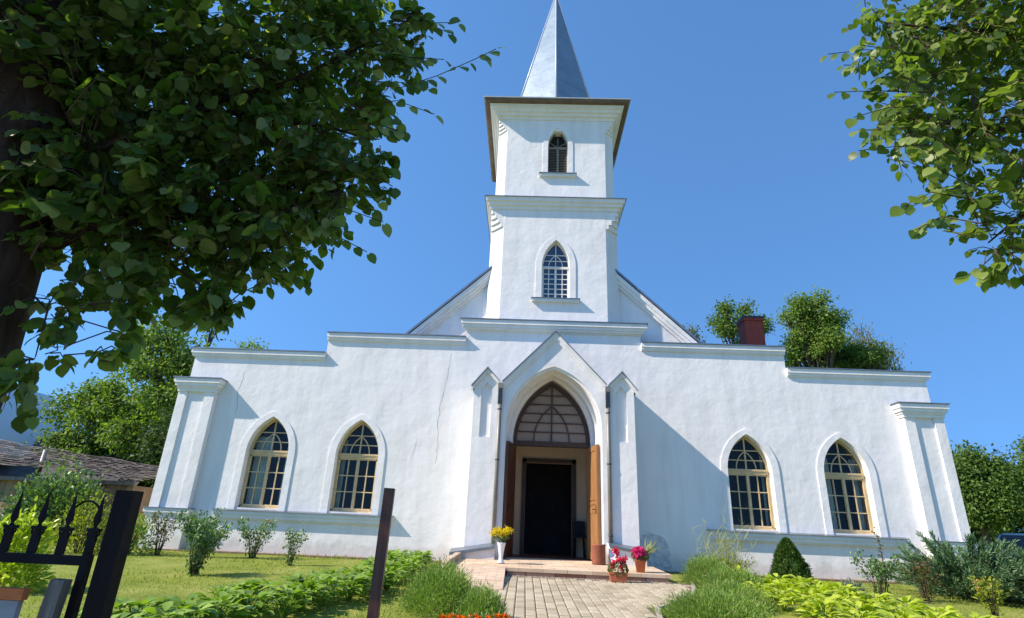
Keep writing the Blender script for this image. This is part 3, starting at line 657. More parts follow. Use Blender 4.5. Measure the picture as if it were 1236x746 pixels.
# nave behind
nv = MB(); NY = .62
nv.plate([[(-4.0, 4.6), (-4.0, 5.45), (0, 9.22), (4.0, 5.45), (4.0, 4.6)]], NY, NY+.3)
nv2 = MB()
for s in (-1, 1):
    for w0, dr, yp in ((0, .10, .19), (.10, .08, .14), (.18, .06, .08)):
        a = (s*.0, 9.30-w0*1.38); b = (s*4.2, 5.34-w0*1.38); slope_cap(nv2, a, b, NY-yp, NY-.0015, 0, dr*1.38)
cp(nv, 'nave_gable', PL); cp(nv2, 'nave_raking_cornice', PL)
nr = MB()
for s in (-1, 1):
    nr.add([(0, NY-.22, 9.33), (s*4.35, NY-.22, 5.23), (s*4.35, 12, 5.23), (0, 12, 9.33), (0, NY-.22, 9.40), (s*4.35, NY-.22, 5.30), (s*4.35, 12, 5.30), (0, 12, 9.40)],
           [(0, 1, 2, 3), (4, 7, 6, 5), (0, 4, 5, 1), (2, 6, 7, 3), (1, 5, 6, 2)])
cp(nr, 'nave_roof', M_flash)
cp(MB().box(-3.9, 3.9, 11.6, 11.9, 4.5, 5.4).box(-3.9, -3.7, .93, 11.6, 4.5, 5.35).box(3.7, 3.9, .93, 11.6, 4.5, 5.35), 'nave_wall', PL)
# sloping haunches beside the tower foot
hm = MB()
for s in (-1, 1):
    hm.add([(s*1.84, .50, 5.4), (s*3.45, .60, 5.4), (s*3.45, .60, 5.50), (s*1.84, .50, 6.62), (s*1.84, 1.7, 5.4), (s*1.84, 1.7, 6.62)], [(0, 1, 2, 3), (1, 4, 5, 3, 2)])
hm = MB()
for s in (-1, 1):
    hm.add([(s*1.50, .14, 5.55), (s*3.35, .615, 5.35), (s*1.84, .50, 6.75)], [(0, 1, 2)])
# chimney
cm_ = MB().box(6.45, 7.05, 3.6, 4.2, 4.6, 7.62).box(6.42, 7.08, 3.57, 4.23, 7.55, 7.64)
cho = cp(cm_, 'chimney', M_brick); cp(MB().box(6.40, 7.10, 3.55, 4.25, 7.642, 7.70), 'chimney_cap', M_dark, cho)
# ---------------------------------------------------------------- foliage tools
T_HEART = (np.array([(0, 0, 0), (.22, 0, 0), (.5, 0, -.02), (.78, 0, -.07), (1.04, 0, -.18),
                     (-.10, .22, .04), (.10, .47, .06), (.38, .56, .05), (.66, .46, .0), (.88, .24, -.08),
                     (-.10, -.22, .04), (.10, -.47, .06), (.38, -.56, .05), (.66, -.46, .0), (.88, -.24, -.08)], float),
           [(0, 1, 6, 5), (1, 2, 7, 6), (2, 3, 8, 7), (3, 4, 9, 8), (0, 10, 11, 1), (1, 11, 12, 2), (2, 12, 13, 3), (3, 13, 14, 4)])
T_OVAL = (np.array([(0, 0, 0), (.5, 0, -.03), (1, 0, -.16), (.28, .24, .04), (.7, .2, -.03), (.28, -.24, .04), (.7, -.2, -.03)], float),
          [(0, 1, 3), (1, 4, 3), (1, 2, 4), (0, 5, 1), (1, 5, 6), (1, 6, 2)])
T_DIA = (np.array([(0, 0, 0), (.5, .32, .05), (1, 0, -.08), (.5, -.32, .05)], float), [(0, 1, 2, 3)])
T_BLADE = (np.array([(0, .5, 0), (0, -.5, 0), (.5, -.4, .05), (.5, .4, .05), (1, 0, -.05)], float), [(0, 1, 2, 3), (3, 2, 4)])
T_HOSTA = (np.array([(0, .03, 0), (0, -.03, 0), (.25, .25, .05), (.22, 0, .0), (.25, -.25, .05), (.6, .30, .02), (.6, 0, -.02), (.6, -.30, .02), (.88, .13, -.13), (.88, -.13, -.13), (1.02, 0, -.22), (.88, 0, -.15)], float),
           [(0, 1, 3), (0, 3, 2), (1, 4, 3), (2, 3, 6, 5), (3, 4, 7, 6), (5, 6, 11, 8), (6, 7, 9, 11), (8, 11, 10), (11, 9, 10)])
def unit(a): return a/np.maximum(np.linalg.norm(a, axis=1, keepdims=True), 1e-9)
def leaves(tpl, P, D, Nn, S, W=None):
    """arrays -> (verts, faces) ; D=length axis, Nn=approx normal, S=length, W=width factor"""
    T, F = tpl; n = len(P); D = unit(np.asarray(D, float)); Nn = np.asarray(Nn, float)
    Y = unit(np.cross(Nn, D)); Z = np.cross(D, Y); W = np.ones(n) if W is None else W
    V = P[:, None, :] + (T[None, :, 0:1]*D[:, None, :] + T[None, :, 1:2]*Y[:, None, :]*W[:, None, None] + T[None, :, 2:3]*Z[:, None, :])*S[:, None, None]
    return V.reshape(-1, 3), F, n, len(T)
def fastmesh(name, batches, mats, parent=None, loc=None, smooth=True):
    """batches: list of (V,F,n,k,matindex)"""
    Vs = []; li = []; ls = []; mi = []; base = 0
    for V, F, n, k, m_ in batches:
        Vs.append(V)
        off = (np.arange(n)*k+base)
        for f in F:
            pass
        # faces in island order
        cnt = np.array([len(f) for f in F]); flat = np.concatenate([np.array(f) for f in F])
        li.append((flat[None, :]+off[:, None]).reshape(-1)); ls.append(np.tile(cnt, n)); mi.append(np.full(n*len(F), m_)); base += n*k
    V = np.concatenate(Vs); li = np.concatenate(li); ls = np.concatenate(ls); mi = np.concatenate(mi)
    me = bpy.data.meshes.new(name); me.vertices.add(len(V)); me.vertices.foreach_set('co', V.astype(np.float32).ravel())
    me.loops.add(len(li)); me.loops.foreach_set('vertex_index', li.astype(np.int32))
    me.polygons.add(len(ls)); st = np.concatenate([[0], np.cumsum(ls)[:-1]]); me.polygons.foreach_set('loop_start', st.astype(np.int32))
    me.polygons.foreach_set('loop_total', ls.astype(np.int32)); me.polygons.foreach_set('material_index', mi.astype(np.int32))
    me.polygons.foreach_set('use_smooth', np.full(len(ls), smooth)); me.update(); me.validate()
    return link(name, me, mats, parent, loc)
def rnd(n, s=1): return rng.normal(size=(n, 3))*s
G_far = leafmat('maple_leaves', [(.06, .11, .022), (.10, .17, .035), (.16, .24, .055)], .3, .5, .25)
G_maple = leafmat('bright_maple_leaves', [(.09, .15, .03), (.15, .23, .05), (.24, .33, .09)], .35, .5, .25)
G_far2 = leafmat('dark_leaves', [(.025, .055, .014), (.05, .09, .022), (.08, .13, .03)], .25, .5, .25)
G_birch = leafmat('birch_leaves', [(.11, .13, .07), (.16, .18, .10), (.2, .22, .13)], .3, .6, .2)
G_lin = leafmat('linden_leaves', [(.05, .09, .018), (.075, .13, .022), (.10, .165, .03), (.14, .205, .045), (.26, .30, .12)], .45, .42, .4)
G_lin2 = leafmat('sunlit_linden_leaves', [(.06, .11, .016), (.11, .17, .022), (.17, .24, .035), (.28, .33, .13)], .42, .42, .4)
G_host = leafmat('hosta_leaves', [(.14, .24, .03), (.24, .37, .05), (.34, .46, .08)], .25, .4, .35)
G_host2 = leafmat('lime_hosta_leaves', [(.28, .38, .02), (.44, .52, .035), (.55, .60, .08)], .25, .4, .35)
G_grassy = leafmat('feathery_leaves', [(.09, .17, .03), (.15, .26, .045), (.24, .36, .08), (.30, .32, .12)], .25, .6, .2)
G_grass = leafmat('grass_blades', [(.20, .27, .04), (.29, .34, .06), (.42, .41, .14), (.15, .23, .035)], .3, .7, .15)
G_rose = leafmat('rose_leaves', [(.07, .14, .045), (.12, .21, .07), (.19, .28, .11)], .25, .4, .4)
G_redl = leafmat('reddish_leaves', [(.14, .05, .03), (.12, .12, .04), (.09, .14, .04)], .25, .5, .3)
G_yel = leafmat('golden_leaves', [(.22, .26, .03), (.32, .33, .04), (.14, .19, .03)], .3, .5, .25)
G_jun = leafmat('juniper_needles', [(.06, .13, .06), (.11, .20, .10), (.19, .29, .15)], .1, .6, .2)
G_spr = leafmat('spruce_needles', [(.035, .08, .014), (.06, .12, .02), (.11, .19, .035)], .1, .6, .2)
G_blue = leafmat('blue_grey_leaves', [(.12, .18, .15), (.18, .24, .2)], .2, .6, .2)
G_dry = leafmat('dry_grass', [(.38, .36, .18), (.28, .32, .12), (.45, .42, .26)], .3, .7, .1)
F_yel = leafmat('yellow_petals', [(.75, .55, .01), (.80, .62, .02), (.62, .42, .01)], .2, .6, .2)
F_red = leafmat('red_petals', [(.62, .02, .06), (.72, .06, .14), (.5, .01, .05)], .2, .5, .2)
F_pink = leafmat('pink_petals', [(.70, .03, .22), (.80, .08, .35), (.6, .02, .18)], .2, .5, .2)
F_org = leafmat('orange_petals', [(.75, .14, .005), (.85, .25, .01), (.7, .08, .005)], .2, .5, .2)
# ---------------------------------------------------------------- trees in the distance
def tree(name, base, height, blobs, mat, label, group=None, leaf=.2, dens=260, trunk_r=.18, weep=0, bark=None, cat='tree', tilt=0):
    """blobs relative to base: (x,y,z,r)"""
    t = thing(name, base, label, cat, group)
    tb = MB(); top = Vector((blobs[0][0], blobs[0][1], blobs[0][2])); 
    pts = [Vector((0, 0, -.4)), Vector((.03, 0, height*.15)), Vector((top.x*.3, top.y*.3, height*.4)), Vector((top.x*.8, top.y*.8, height*.68)), Vector((top.x, top.y, min(height*.93, top.z+blobs[0][3]*.5)))]
    tb.tube(pts, [trunk_r*1.35, trunk_r, trunk_r*.75, trunk_r*.45, trunk_r*.12], 10)
    for b in blobs:
        c = Vector(b[:3]); st = pts[2].lerp(pts[3], random.random()*.8) if c.z > height*.45 else pts[1].lerp(pts[2], .6)
        mid = st.lerp(c, .5)+Vector((0, 0, -.05*height*random.random()))
        tb.tube([st, mid, c, c+(c-mid)*.1], [trunk_r*.4, trunk_r*.27, trunk_r*.12, trunk_r*.04], 6)
        for k in range(5):
            e = c+Vector(unit(rnd(1))[0])*b[3]*.55; tb.tube([mid.lerp(c, .5), e], [trunk_r*.12, trunk_r*.04], 5, cap=False)
    tb.build('trunk', bark or M_bark2, t)
    Ps = []; 
    for bx, by, bz, br in blobs:
        k = int(dens*br*br)+12; d = unit(rnd(k)); rr = br*(.35+.65*rng.random((k, 1))**.45)*(1+.22*rng.normal(size=(k, 1))*.6)
        c = np.array([bx, by, bz])+d*rr*np.array([1, 1, .85]); 
        m_ = 9; q = np.repeat(c, m_, 0)+rnd(k*m_, leaf*1.15); Ps.append((q, np.repeat(d, m_, 0)))
    P = np.concatenate([a for a, _ in Ps]); Dn = np.concatenate([b for _, b in Ps]); n = len(P)
    if weep: D = rnd(n, .25)+np.array([0, 0, -1.0]); P[:, 2] -= rng.random(n)*weep
    else: D = Dn*.5+rnd(n, .6)+np.array([0, 0, -.25])
    Nn = Dn*.5+rnd(n, .5)+np.array([0, 0, .7]); S = leaf*(.6+.7*rng.random(n))
    V, F, n_, k_ = leaves(T_DIA, P, D, Nn, S, np.full(n, .9 if not weep else .5))
    fastmesh('crown', [(V, F, n_, k_, 0)], mat, t, smooth=False)
    return t
def blobs_in(cx, cz, rx, rz, n, r, ry=None):
    L = [(cx, 0, cz, r*1.25)]
    for i in range(n):
        d = rng.normal(size=3); d /= np.linalg.norm(d); k = rng.random()**.4
        L.append((cx+d[0]*rx*k, d[1]*(ry or rx)*k, cz+d[2]*rz*k, r*(.6+.7*rng.random())))
    return L
tree('maple_tree', (-14.4, 9.0, 0), 8.8, blobs_in(0, 5.4, 3.3, 3.4, 60, .55), G_maple, 'bushy maple rising behind the old shed left of the church', leaf=.16, dens=150, trunk_r=.28)
tree('maple_tree', (-18.6, 10.5, 0), 7.2, blobs_in(0, 4.4, 2.4, 2.5, 44, .55), G_maple, 'smaller maple behind the dark roof at the far left', leaf=.16, dens=150, trunk_r=.22)
tree('broadleaf_tree', (-12.6, 6.4, 0), 4.9, blobs_in(0, 2.9, 1.2, 1.7, 12, .75), G_far2, 'dark leafy tree squeezed between shed and left church pilaster', leaf=.15, dens=190, trunk_r=.12)
tree('linden_tree', (15.6, 26, 0), 17.0, blobs_in(-.6, 15.7, 2.1, 1.6, 17, .36), G_far, 'thin airy tree top directly behind the red chimney', leaf=.22, dens=150, trunk_r=.2)
tree('linden_tree', (20.2, 26, 0), 18.0, blobs_in(0, 14.9, 2.4, 3.2, 52, .50), G_maple, 'dense rounded tree top right of the chimney above the wing roof', leaf=.22, dens=150, trunk_r=.3)
tree('linden_tree', (23.6, 27, 0), 15.8, blobs_in(0, 13.3, 2.3, 1.9, 34, .5), G_far, 'lower loose tree between the dense rounded tree and the pale birch above the roofline', leaf=.2, dens=130, trunk_r=.22)
tree('birch_tree', (25.0, 29, 0), 17.4, blobs_in(0, 14.6, 2.3, 2.7, 20, .7), G_birch, 'pale drooping birch top at the right of the roofline trees', leaf=.26, dens=60, trunk_r=.2, weep=1.6)
tree('poplar_tree', (11.6, 27, 0), 16.1, [(0, 0, 15.3, .45), (.3, 0, 14.3, .6), (-.2, 0, 13.4, .7)], G_birch, 'little pale tree tip beside the right foot of the nave roof', leaf=.22, dens=90, trunk_r=.15)
tree('linden_tree', (24.5, 19.5, -.15), 6.6, blobs_in(-.2, 4.1, 1.9, 1.9, 44, .58), G_far, 'round dark street tree just right of the church corner', 'clipped street trees by the parked car', leaf=.2, dens=170, trunk_r=.22)
tree('linden_tree', (28.6, 18.5, -.15), 7.8, blobs_in(.4, 4.9, 2.0, 2.6, 50, .62), G_far, 'taller dark street tree at the right edge above the car', 'clipped street trees by the parked car', leaf=.2, dens=170, trunk_r=.22)
tree('linden_tree', (33, 30, -.2), 7.6, blobs_in(0, 4.0, 4.0, 2.6, 20, 1.3), G_far2, 'farther street tree filling the gap behind the parked car', 'clipped street trees by the parked car', leaf=.26, dens=90, trunk_r=.25)
hd = MB()
# hedge behind the car
hP = np.stack([rng.uniform(15, 48, 9000), rng.uniform(36, 37.2, 9000), rng.uniform(0, 1.7, 9000)], 1)
V, F, n_, k_ = leaves(T_DIA, hP, rnd(9000), rnd(9000)+np.array([0, -.6, .8]), .16+.1*rng.random(9000))
tag(fastmesh('hedge', [(V, F, n_, k_, 0)], G_far, smooth=False), 'long low green hedge far behind the parked car', 'hedge')
hP = np.stack([rng.uniform(-60, -17, 12000), rng.uniform(30, 31.6, 12000), rng.uniform(0, 3.4, 12000)], 1)
V, F, n_, k_ = leaves(T_DIA, hP, rnd(12000), rnd(12000)+np.array([0, -.6, .8]), .25+.2*rng.random(12000))
tag(fastmesh('hedge', [(V, F, n_, k_, 0)], G_far2, smooth=False), 'tall dark hedge far behind the shed at the left', 'hedge')
# ---------------------------------------------------------------- foreground linden trees
def near_linden(name, base, trunk_pts, trunk_rad, blobs, limbs, mat, label, leaf=.085, dens=1.0, bark=M_bark, droop=.9, extra=()):
    t = thing(name, base, label, 'tree'); B = Vector(base)
    tb = MB(); tb.tube([Vector(p)-B for p in trunk_pts], trunk_rad, 20)
    for L_, r0 in limbs:
        k = len(L_); tb.tube([Vector(p)-B for p in L_], [r0*(1-.75*i/(k-1)) for i in range(k)], 8)
    P, D, Nn, S = [], [], [], []; tw = MB()
    nodes = [Vector(p) for L_, _ in limbs for p in L_]
    for bi, (bx, by, bz, br) in enumerate(blobs):
        cnt = max(3, int(dens*330*br**2.3)) if br < 1 else int(dens*75*br**2)
        for _ in range(cnt):
            d = rng.normal(size=3); d /= np.linalg.norm(d)
            c = Vector((bx, by, bz))+Vector(d)*br*(rng.random()**.4)*(1.0 if rng.random() < .8 else 1.0+.45*rng.random())
            if (c-CAM).length < 1.25: continue
            nd = min(nodes, key=lambda q: (q-c).length_squared)
            out = (c-nd); out = out.normalized() if out.length > 1e-3 else Vector(d)
            dr = (out*.8+Vector(rng.normal(size=3))*.45+Vector((0, 0, -.25))).normalized()
            Ln = (.16+.16*rng.random())*min(1, .35+br*1.3); a = c-dr*Ln*.5
            pts = [a, a+dr*Ln*.5+Vector((0, 0, .01)), a+dr*Ln+Vector((0, 0, -.04*droop))]
            if rng.random() < .5 and (a-nd).length < .45: pts = [nd.lerp(a, .45)]+pts
            tw.tube([p-B for p in pts], [.0035]*(len(pts)-1)+[.0012], 4, cap=False)
            m_ = 6+int(rng.random()*5); sd = dr.cross(Vector((0, 0, 1))); sd = sd.normalized() if sd.length > .1 else Vector((1, 0, 0))
            for i in range(m_):
                u = (i+.5)/m_; p = a+dr*Ln*u+Vector((0, 0, -.03*u*u)); side = 1 if i % 2 else -1
                ld = (dr*.55+sd*side*.7+Vector((0, 0, -droop*(.45+.5*rng.random())))+Vector(rng.normal(size=3))*.25).normalized()
                nn = Vector((0, -.25, .9))+Vector(rng.normal(size=3))*.45+sd*side*.35
                s = leaf*(.45+.75*rng.random()); q = p+ld*s*.4
                P.append(q-B); D.append(ld); Nn.append(nn); S.append(s)
    for L_, m_ in extra:        # single sprigs drawn leaf by leaf
        j_ = Vector(rng.normal(size=3))*.05; L_ = [Vector(p)+j_*(k_+1)*.6+Vector(rng.normal(size=3))*.02 for k_, p in enumerate(L_)]; tw.tube([p-B for p in L_], [.006]+[.003]*(len(L_)-1), 5)
        for i in range(m_):
            u = (i+1)/m_*(len(L_)-1); k = min(len(L_)-2, int(u)); p = L_[k].lerp(L_[k+1], u-k)
            sx_ = 1 if L_[-1].x > L_[0].x else -1
            ld = Vector((sx_*(.3+.6*rng.random()), .25*rng.normal(), -.8+(1.0 if i % 3 == 1 else .3)*rng.random())).normalized()
            P.append(p+ld*.02-B); D.append(ld); Nn.append(Vector((.4*rng.normal(), -.8, .45+.3*rng.normal()))); S.append(leaf*(.8+.45*rng.random()))
    P = np.array([tuple(v) for v in P]); D = np.array([tuple(v) for v in D]); Nn = np.array([tuple(v) for v in Nn]); S = np.array(S)
    V, F, n_, k_ = leaves(T_HEART, P, D, Nn, S, .85+.25*rng.random(len(P)))
    tb.build('trunk', bark, t); tw.build('twigs', M_twig, t, fix=False)
    fastmesh('crown', [(V, F, n_, k_, 0)], mat, t)
    return t
LB = [(-3.63, -11.4, 3.45, .7), (-3.08, -11.2, 3.67, .65), (-2.47, -11.0, 3.81, .55), (-1.99, -10.8, 4.19, .34), (-1.69, -10.8, 4.36, .16), (-3.05, -11.2, 2.63, .55), (-2.45, -11.0, 2.91, .5), (-2.02, -10.9, 3.06, .34), (-1.74, -10.9, 3.07, .14),
      (-2.59, -11.1, 2.2, .36), (-2.18, -11.0, 2.38, .28), (-1.95, -10.9, 2.56, .16), (-2.32, -11.1, 1.87, .14), (-2.9, -11.3, 2.04, .24), (-2.45, -11.1, 1.95, .16), (-2.75, -11.3, 1.78, .13), (-3.0, -11.4, 1.72, .14), (-2.95, -11.5, 1.42, .10), (-2.89, -11.5, 1.57, .13), (-2.87, -11.6, 1.31, .09), (-2.63, -11.5, 1.58, .07), (-3.32, -11.5, 2.4, .42),
      (-1.80, -10.8, 3.66, .22), (-1.62, -10.75, 4.0, .16), (-1.52, -10.8, 4.35, .15), (-1.82, -10.9, 2.78, .14), (-2.0, -10.9, 2.85, .24), (-2.3, -10.9, 2.65, .3), (-2.75, -11.1, 3.2, .5), (-2.7, -11.2, 2.5, .4), (-3.4, -11.3, 2.9, .5), (-1.60, -10.8, 2.85, .05), (-2.2, -10.7, 3.5, .4),
      # the rest of the crown, out of view above and left, placed for shading
      (-4.3, -11.3, 4.6, 1.1), (-3.2, -11.2, 5.0, 1.0), (-2.4, -10.9, 5.2, .8), (-4.9, -11.6, 3.3, 1.0), (-4.4, -12.4, 4.2, 1.2), (-5.2, -12.6, 5.2, 1.2), (-3.9, -11.0, 6.0, 1.1), (-5.6, -11.4, 4.6, 1.0), (-4.6, -12.3, 2.9, .7), (-4.1, -13.2, 3.8, .9)]
LIMBS = [([(-3.5, -11.45, 2.0), (-3.2, -11.35, 2.7), (-2.8, -11.2, 3.2), (-2.3, -11.0, 3.6), (-1.9, -10.85, 4.1)], 0.04),
         ([(-3.45, -11.45, 1.9), (-3.0, -11.3, 2.3), (-2.6, -11.1, 2.5), (-2.2, -11.0, 2.55), (-1.85, -10.9, 2.8)], .05),
         ([(-3.5, -11.5, 1.6), (-3.15, -11.5, 1.85), (-2.95, -11.5, 1.7), (-2.88, -11.55, 1.45)], .010),
         ([(-3.6, -11.5, 2.6), (-3.7, -11.4, 3.5), (-3.6, -11.3, 4.5), (-3.2, -11.2, 5.2)], .11),
         ([(-3.6, -11.5, 2.5), (-4.3, -11.8, 3.5), (-4.8, -12.2, 4.6)], .08),
         ([(-2.8, -11.2, 3.2), (-2.5, -11.0, 3.3), (-2.0, -10.9, 3.3), (-1.75, -10.85, 3.25)], .02),
         ([(-3.0, -11.3, 2.3), (-2.7, -11.15, 2.15), (-2.45, -11.1, 2.0), (-2.32, -11.1, 1.9)], .012)]
near_linden('linden_tree', (-3.65, -11.5, -.6), [(-3.68, -11.5, -.7), (-3.62, -11.5, -.3), (-3.56, -11.48, .5), (-3.53, -11.47, 1.4), (-3.58, -11.47, 2.2), (-3.62, -11.46, 3.2), (-3.7, -11.4, 4.4)], [.50, .42, .38, .37, .35, .27, .15],
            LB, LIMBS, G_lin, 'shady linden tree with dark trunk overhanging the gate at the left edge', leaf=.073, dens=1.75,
            extra=[([(-1.95, -10.85, 3.66), (-1.6, -10.82, 3.60), (-1.35, -10.8, 3.62), (-1.08, -10.8, 3.66), (-.93, -10.8, 3.68)], 14), ([(-1.9, -10.9, 4.0), (-1.6, -10.8, 3.95), (-1.45, -10.8, 3.9)], 5), ([(-2.0, -10.9, 3.15), (-1.75, -10.9, 3.0), (-1.6, -10.85, 2.85)], 7), ([(-2.2, -11, 4.2), (-1.8, -10.8, 4.3), (-1.55, -10.8, 4.25)], 7)] + [([(-2.05+.02*k, -10.85, 2.55+.115*k), (-1.85+.02*k, -10.82, 2.52+.12*k+.06*math.sin(k*2.3)), (-1.62+.015*k+.07*math.sin(k*1.7), -10.8, 2.42+.125*k+.09*math.sin(k*2.3))], 6) for k in range(17)])
RB = [(2.69, -10.8, 4.36, .6), (2.19, -10.8, 4.27, .32), (1.92, -10.8, 4.43, .14), (1.75, -10.8, 3.45, .09), (1.95, -10.8, 3.74, .20), (2.55, -10.8, 3.32, .45), (2.15, -10.8, 3.40, .26), (2.22, -10.8, 2.88, .2), (2.45, -10.8, 2.70, .28), (2.2, -10.8, 2.42, .06), (2.4, -10.8, 2.42, .10),
      (2.05, -10.8, 4.05, .18), (2.3, -10.7, 3.75, .35), (1.78, -10.8, 4.0, .10), (2.0, -10.8, 3.15, .10), (2.6, -10.8, 2.45, .16), (2.75, -10.8, 2.7, .2),
      (3.4, -10.9, 4.0, .9), (3.3, -10.9, 5.2, 1.0), (2.6, -10.9, 5.2, .6), (4.2, -11, 4.8, 1.2), (4.0, -11.1, 3.4, .9), (3.1, -10.9, 2.9, .45), (4.3, -11.0, 6.0, 1.1)]
RL = [([(4.2, -11, 2.4), (3.6, -10.95, 3.0), (3.0, -10.85, 3.4), (2.4, -10.8, 3.5), (1.9, -10.8, 3.6)], .028),
      ([(4.2, -11, 2.2), (3.6, -10.95, 2.7), (3.0, -10.85, 2.85), (2.5, -10.8, 2.8), (2.25, -10.8, 2.6)], .02),
      ([(4.25, -11, 3.0), (3.7, -10.95, 3.9), (3.0, -10.85, 4.3), (2.4, -10.8, 4.4), (1.95, -10.8, 4.45)], .03),
      ([(4.3, -11, 3.4), (4.2, -11, 4.6), (4.1, -11, 5.8)], .1)]
near_linden('linden_tree', (4.35, -11.0, -.6), [(4.4, -11, -.7), (4.35, -11, 0), (4.3, -11, 1.2), (4.28, -11, 2.4), (4.25, -11, 3.6)], [.42, .32, .27, .25, .18],
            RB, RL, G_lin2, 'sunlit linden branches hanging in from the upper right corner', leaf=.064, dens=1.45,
            extra=[([(2.2, -10.8, 3.5), (1.85, -10.8, 3.45), (1.66, -10.8, 3.42)], 7), ([(2.4, -10.8, 2.6), (2.2, -10.8, 2.42), (2.08, -10.8, 2.35)], 6), ([(2.1, -10.8, 4.45), (1.9, -10.8, 4.5), (1.78, -10.8, 4.48)], 6), ([(2.3, -10.8, 2.95), (2.05, -10.8, 2.95), (1.98, -10.8, 2.9)], 5), ([(2.1, -10.8, 3.75), (1.85, -10.8, 3.8), (1.72, -10.8, 3.78)], 5)] + [([(2.25-.01*k, -10.85, 2.75+.11*k), (2.02-.012*k, -10.82, 2.75+.115*k+.05*math.sin(k*2.1)), (1.83-.012*k+.06*math.sin(k*1.9), -10.8, 2.70+.12*k+.06*math.sin(k*2.1))], 7) for k in range(15)])
# ---------------------------------------------------------------- lawn grass
def in_path(x, y): return (np.abs(x) < 1.0) & (y < -5.0) | ((x > -1.35) & (x < 2.5) & (y < -2.3) & (y > -5.4)) | ((x > -2.15) & (x < 2.25) & (y > -4.75) & (y < 0))
n = 90000; gx = rng.uniform(-14, 11, n); gy = rng.uniform(-9.4, .0, n)**1.0
sel = ~in_path(gx, gy) & (np.abs(gx-(-.6)) < (gy+14)*1.08); gx, gy = gx[sel], gy[sel]
cl = (np.sin(gx*1.9)+np.sin(gy*2.3+gx)+np.sin(gx*5.1-gy*3.7)); hgt = .030*(1+.18*cl)
edge = gy > -.35; hgt = np.where(edge, hgt+.05*rng.random(len(gx)), hgt)
P = np.stack([gx, gy, np.array([gz(a, b) for a, b in zip(gx, gy)])-.004], 1); n = len(P)
V, F, n_, k_ = leaves(T_BLADE, P, rnd(n, .45)+np.array([0, 0, 1]), rnd(n)+np.array([0, -1, 0]), hgt*(.6+.8*rng.random(n)), np.full(n, .22))
tag(fastmesh('lawn_grass', [(V, F, n_, k_, 0)], G_grass, smooth=False), 'short yellow-green lawn grass in front of the church', 'grass', kind='stuff')
# ---------------------------------------------------------------- plants
def clump(name, loc, label, cat, mat, n, rx, ry, h, tpl=T_OVAL, size=.06, up=.5, stems=6, stem_mat=None, group=None, spread=1.0, width=1.0, shape='dome', flowers=None, base=0.0, fl_size=.03):
    t = thing(name, loc, label, cat, group)
    st = MB(); tips = []
    for i in range(stems):
        a = 2*math.pi*i/stems+rng.random(); r_ = math.sqrt(rng.random())*spread; e = Vector((rx*math.cos(a)*r_, ry*math.sin(a)*r_, h*(.65+.35*rng.random())))
        m_ = Vector((e.x*.35, e.y*.35, e.z*.55)); st.tube([(0+e.x*.1, e.y*.1, -.05), m_, e], [.008+.004*h, .006, .002], 5, cap=False); tips.append((m_, e))
    st.build('stems', stem_mat or M_twig, t, fix=False)
    if shape == 'dome':
        d = unit(rnd(n)); d[:, 2] = np.abs(d[:, 2]); r_ = (.45+.55*rng.random((n, 1))**.5)*(1+.12*rng.normal(size=(n, 1))); P = d*r_*np.array([rx, ry, h]); P[:, 2] += base; out = d
    elif shape == 'cone':
        u = rng.random(n)**.75; a = rng.random(n)*2*np.pi; rr = np.sqrt(1-u)*(.8+.25*rng.random(n)) if True else 0
        rr = (1-u**1.5)**.8*(.78+.24*rng.random(n))*(1+.07*np.sin(a*3+u*7)+.06*np.sin(a*7-u*19)); P = np.stack([np.cos(a)*rr*rx, np.sin(a)*rr*ry, u*h+base], 1); out = np.stack([np.cos(a), np.sin(a), .3+u], 1)
    else:   # along stems
        k = rng.integers(0, len(tips), n); u = rng.random(n)**.7; A = np.array([tuple(tips[i][0]) for i in k]); B = np.array([tuple(tips[i][1]) for i in k])
        P = A*(1-u[:, None])+B*u[:, None]; low = rng.random(n) < .3; P[low] *= rng.random((low.sum(), 1)); P += rnd(n, size*.8); out = unit(rnd(n)+np.array([0, 0, .4]))
    D = out*.8+rnd(n, .45)+np.array([0, 0, up]); Nn = rnd(n, .5)+np.array([0, -.2, .9]); S = size*(.6+.7*rng.random(n))
    V, F, n_, k_ = leaves(tpl, P, D, Nn, S, np.full(n, width)); fastmesh('foliage', [(V, F, n_, k_, 0)], mat, t)
    if flowers:
        fm_, cnt, mode = flowers; PP, DD = [], []
        for i in range(cnt):
            if mode == 'top': a = rng.random()*2*math.pi; r_ = math.sqrt(rng.random())*.9; c = np.array([rx*r_*math.cos(a), ry*r_*math.sin(a), base+h*(1.0-.25*r_+.12*rng.random())])
            else: c = np.array(tuple(tips[i % len(tips)][1]))+rng.normal(size=3)*.015
            q = 12; dd = unit(rnd(q)+np.array([0, 0, .3])); P = np.repeat(c[None], q, 0)
            V, F, n_, k_ = leaves(T_DIA, P, dd, rnd(q), np.full(q, fl_size)*(.7+.6*rng.random(q)), np.full(q, 1.3))
            fastmesh('flower', [(V, F, n_, k_, 0)], fm_, t)
    return t
def G(x, y): return (x, y, gz(x, y))
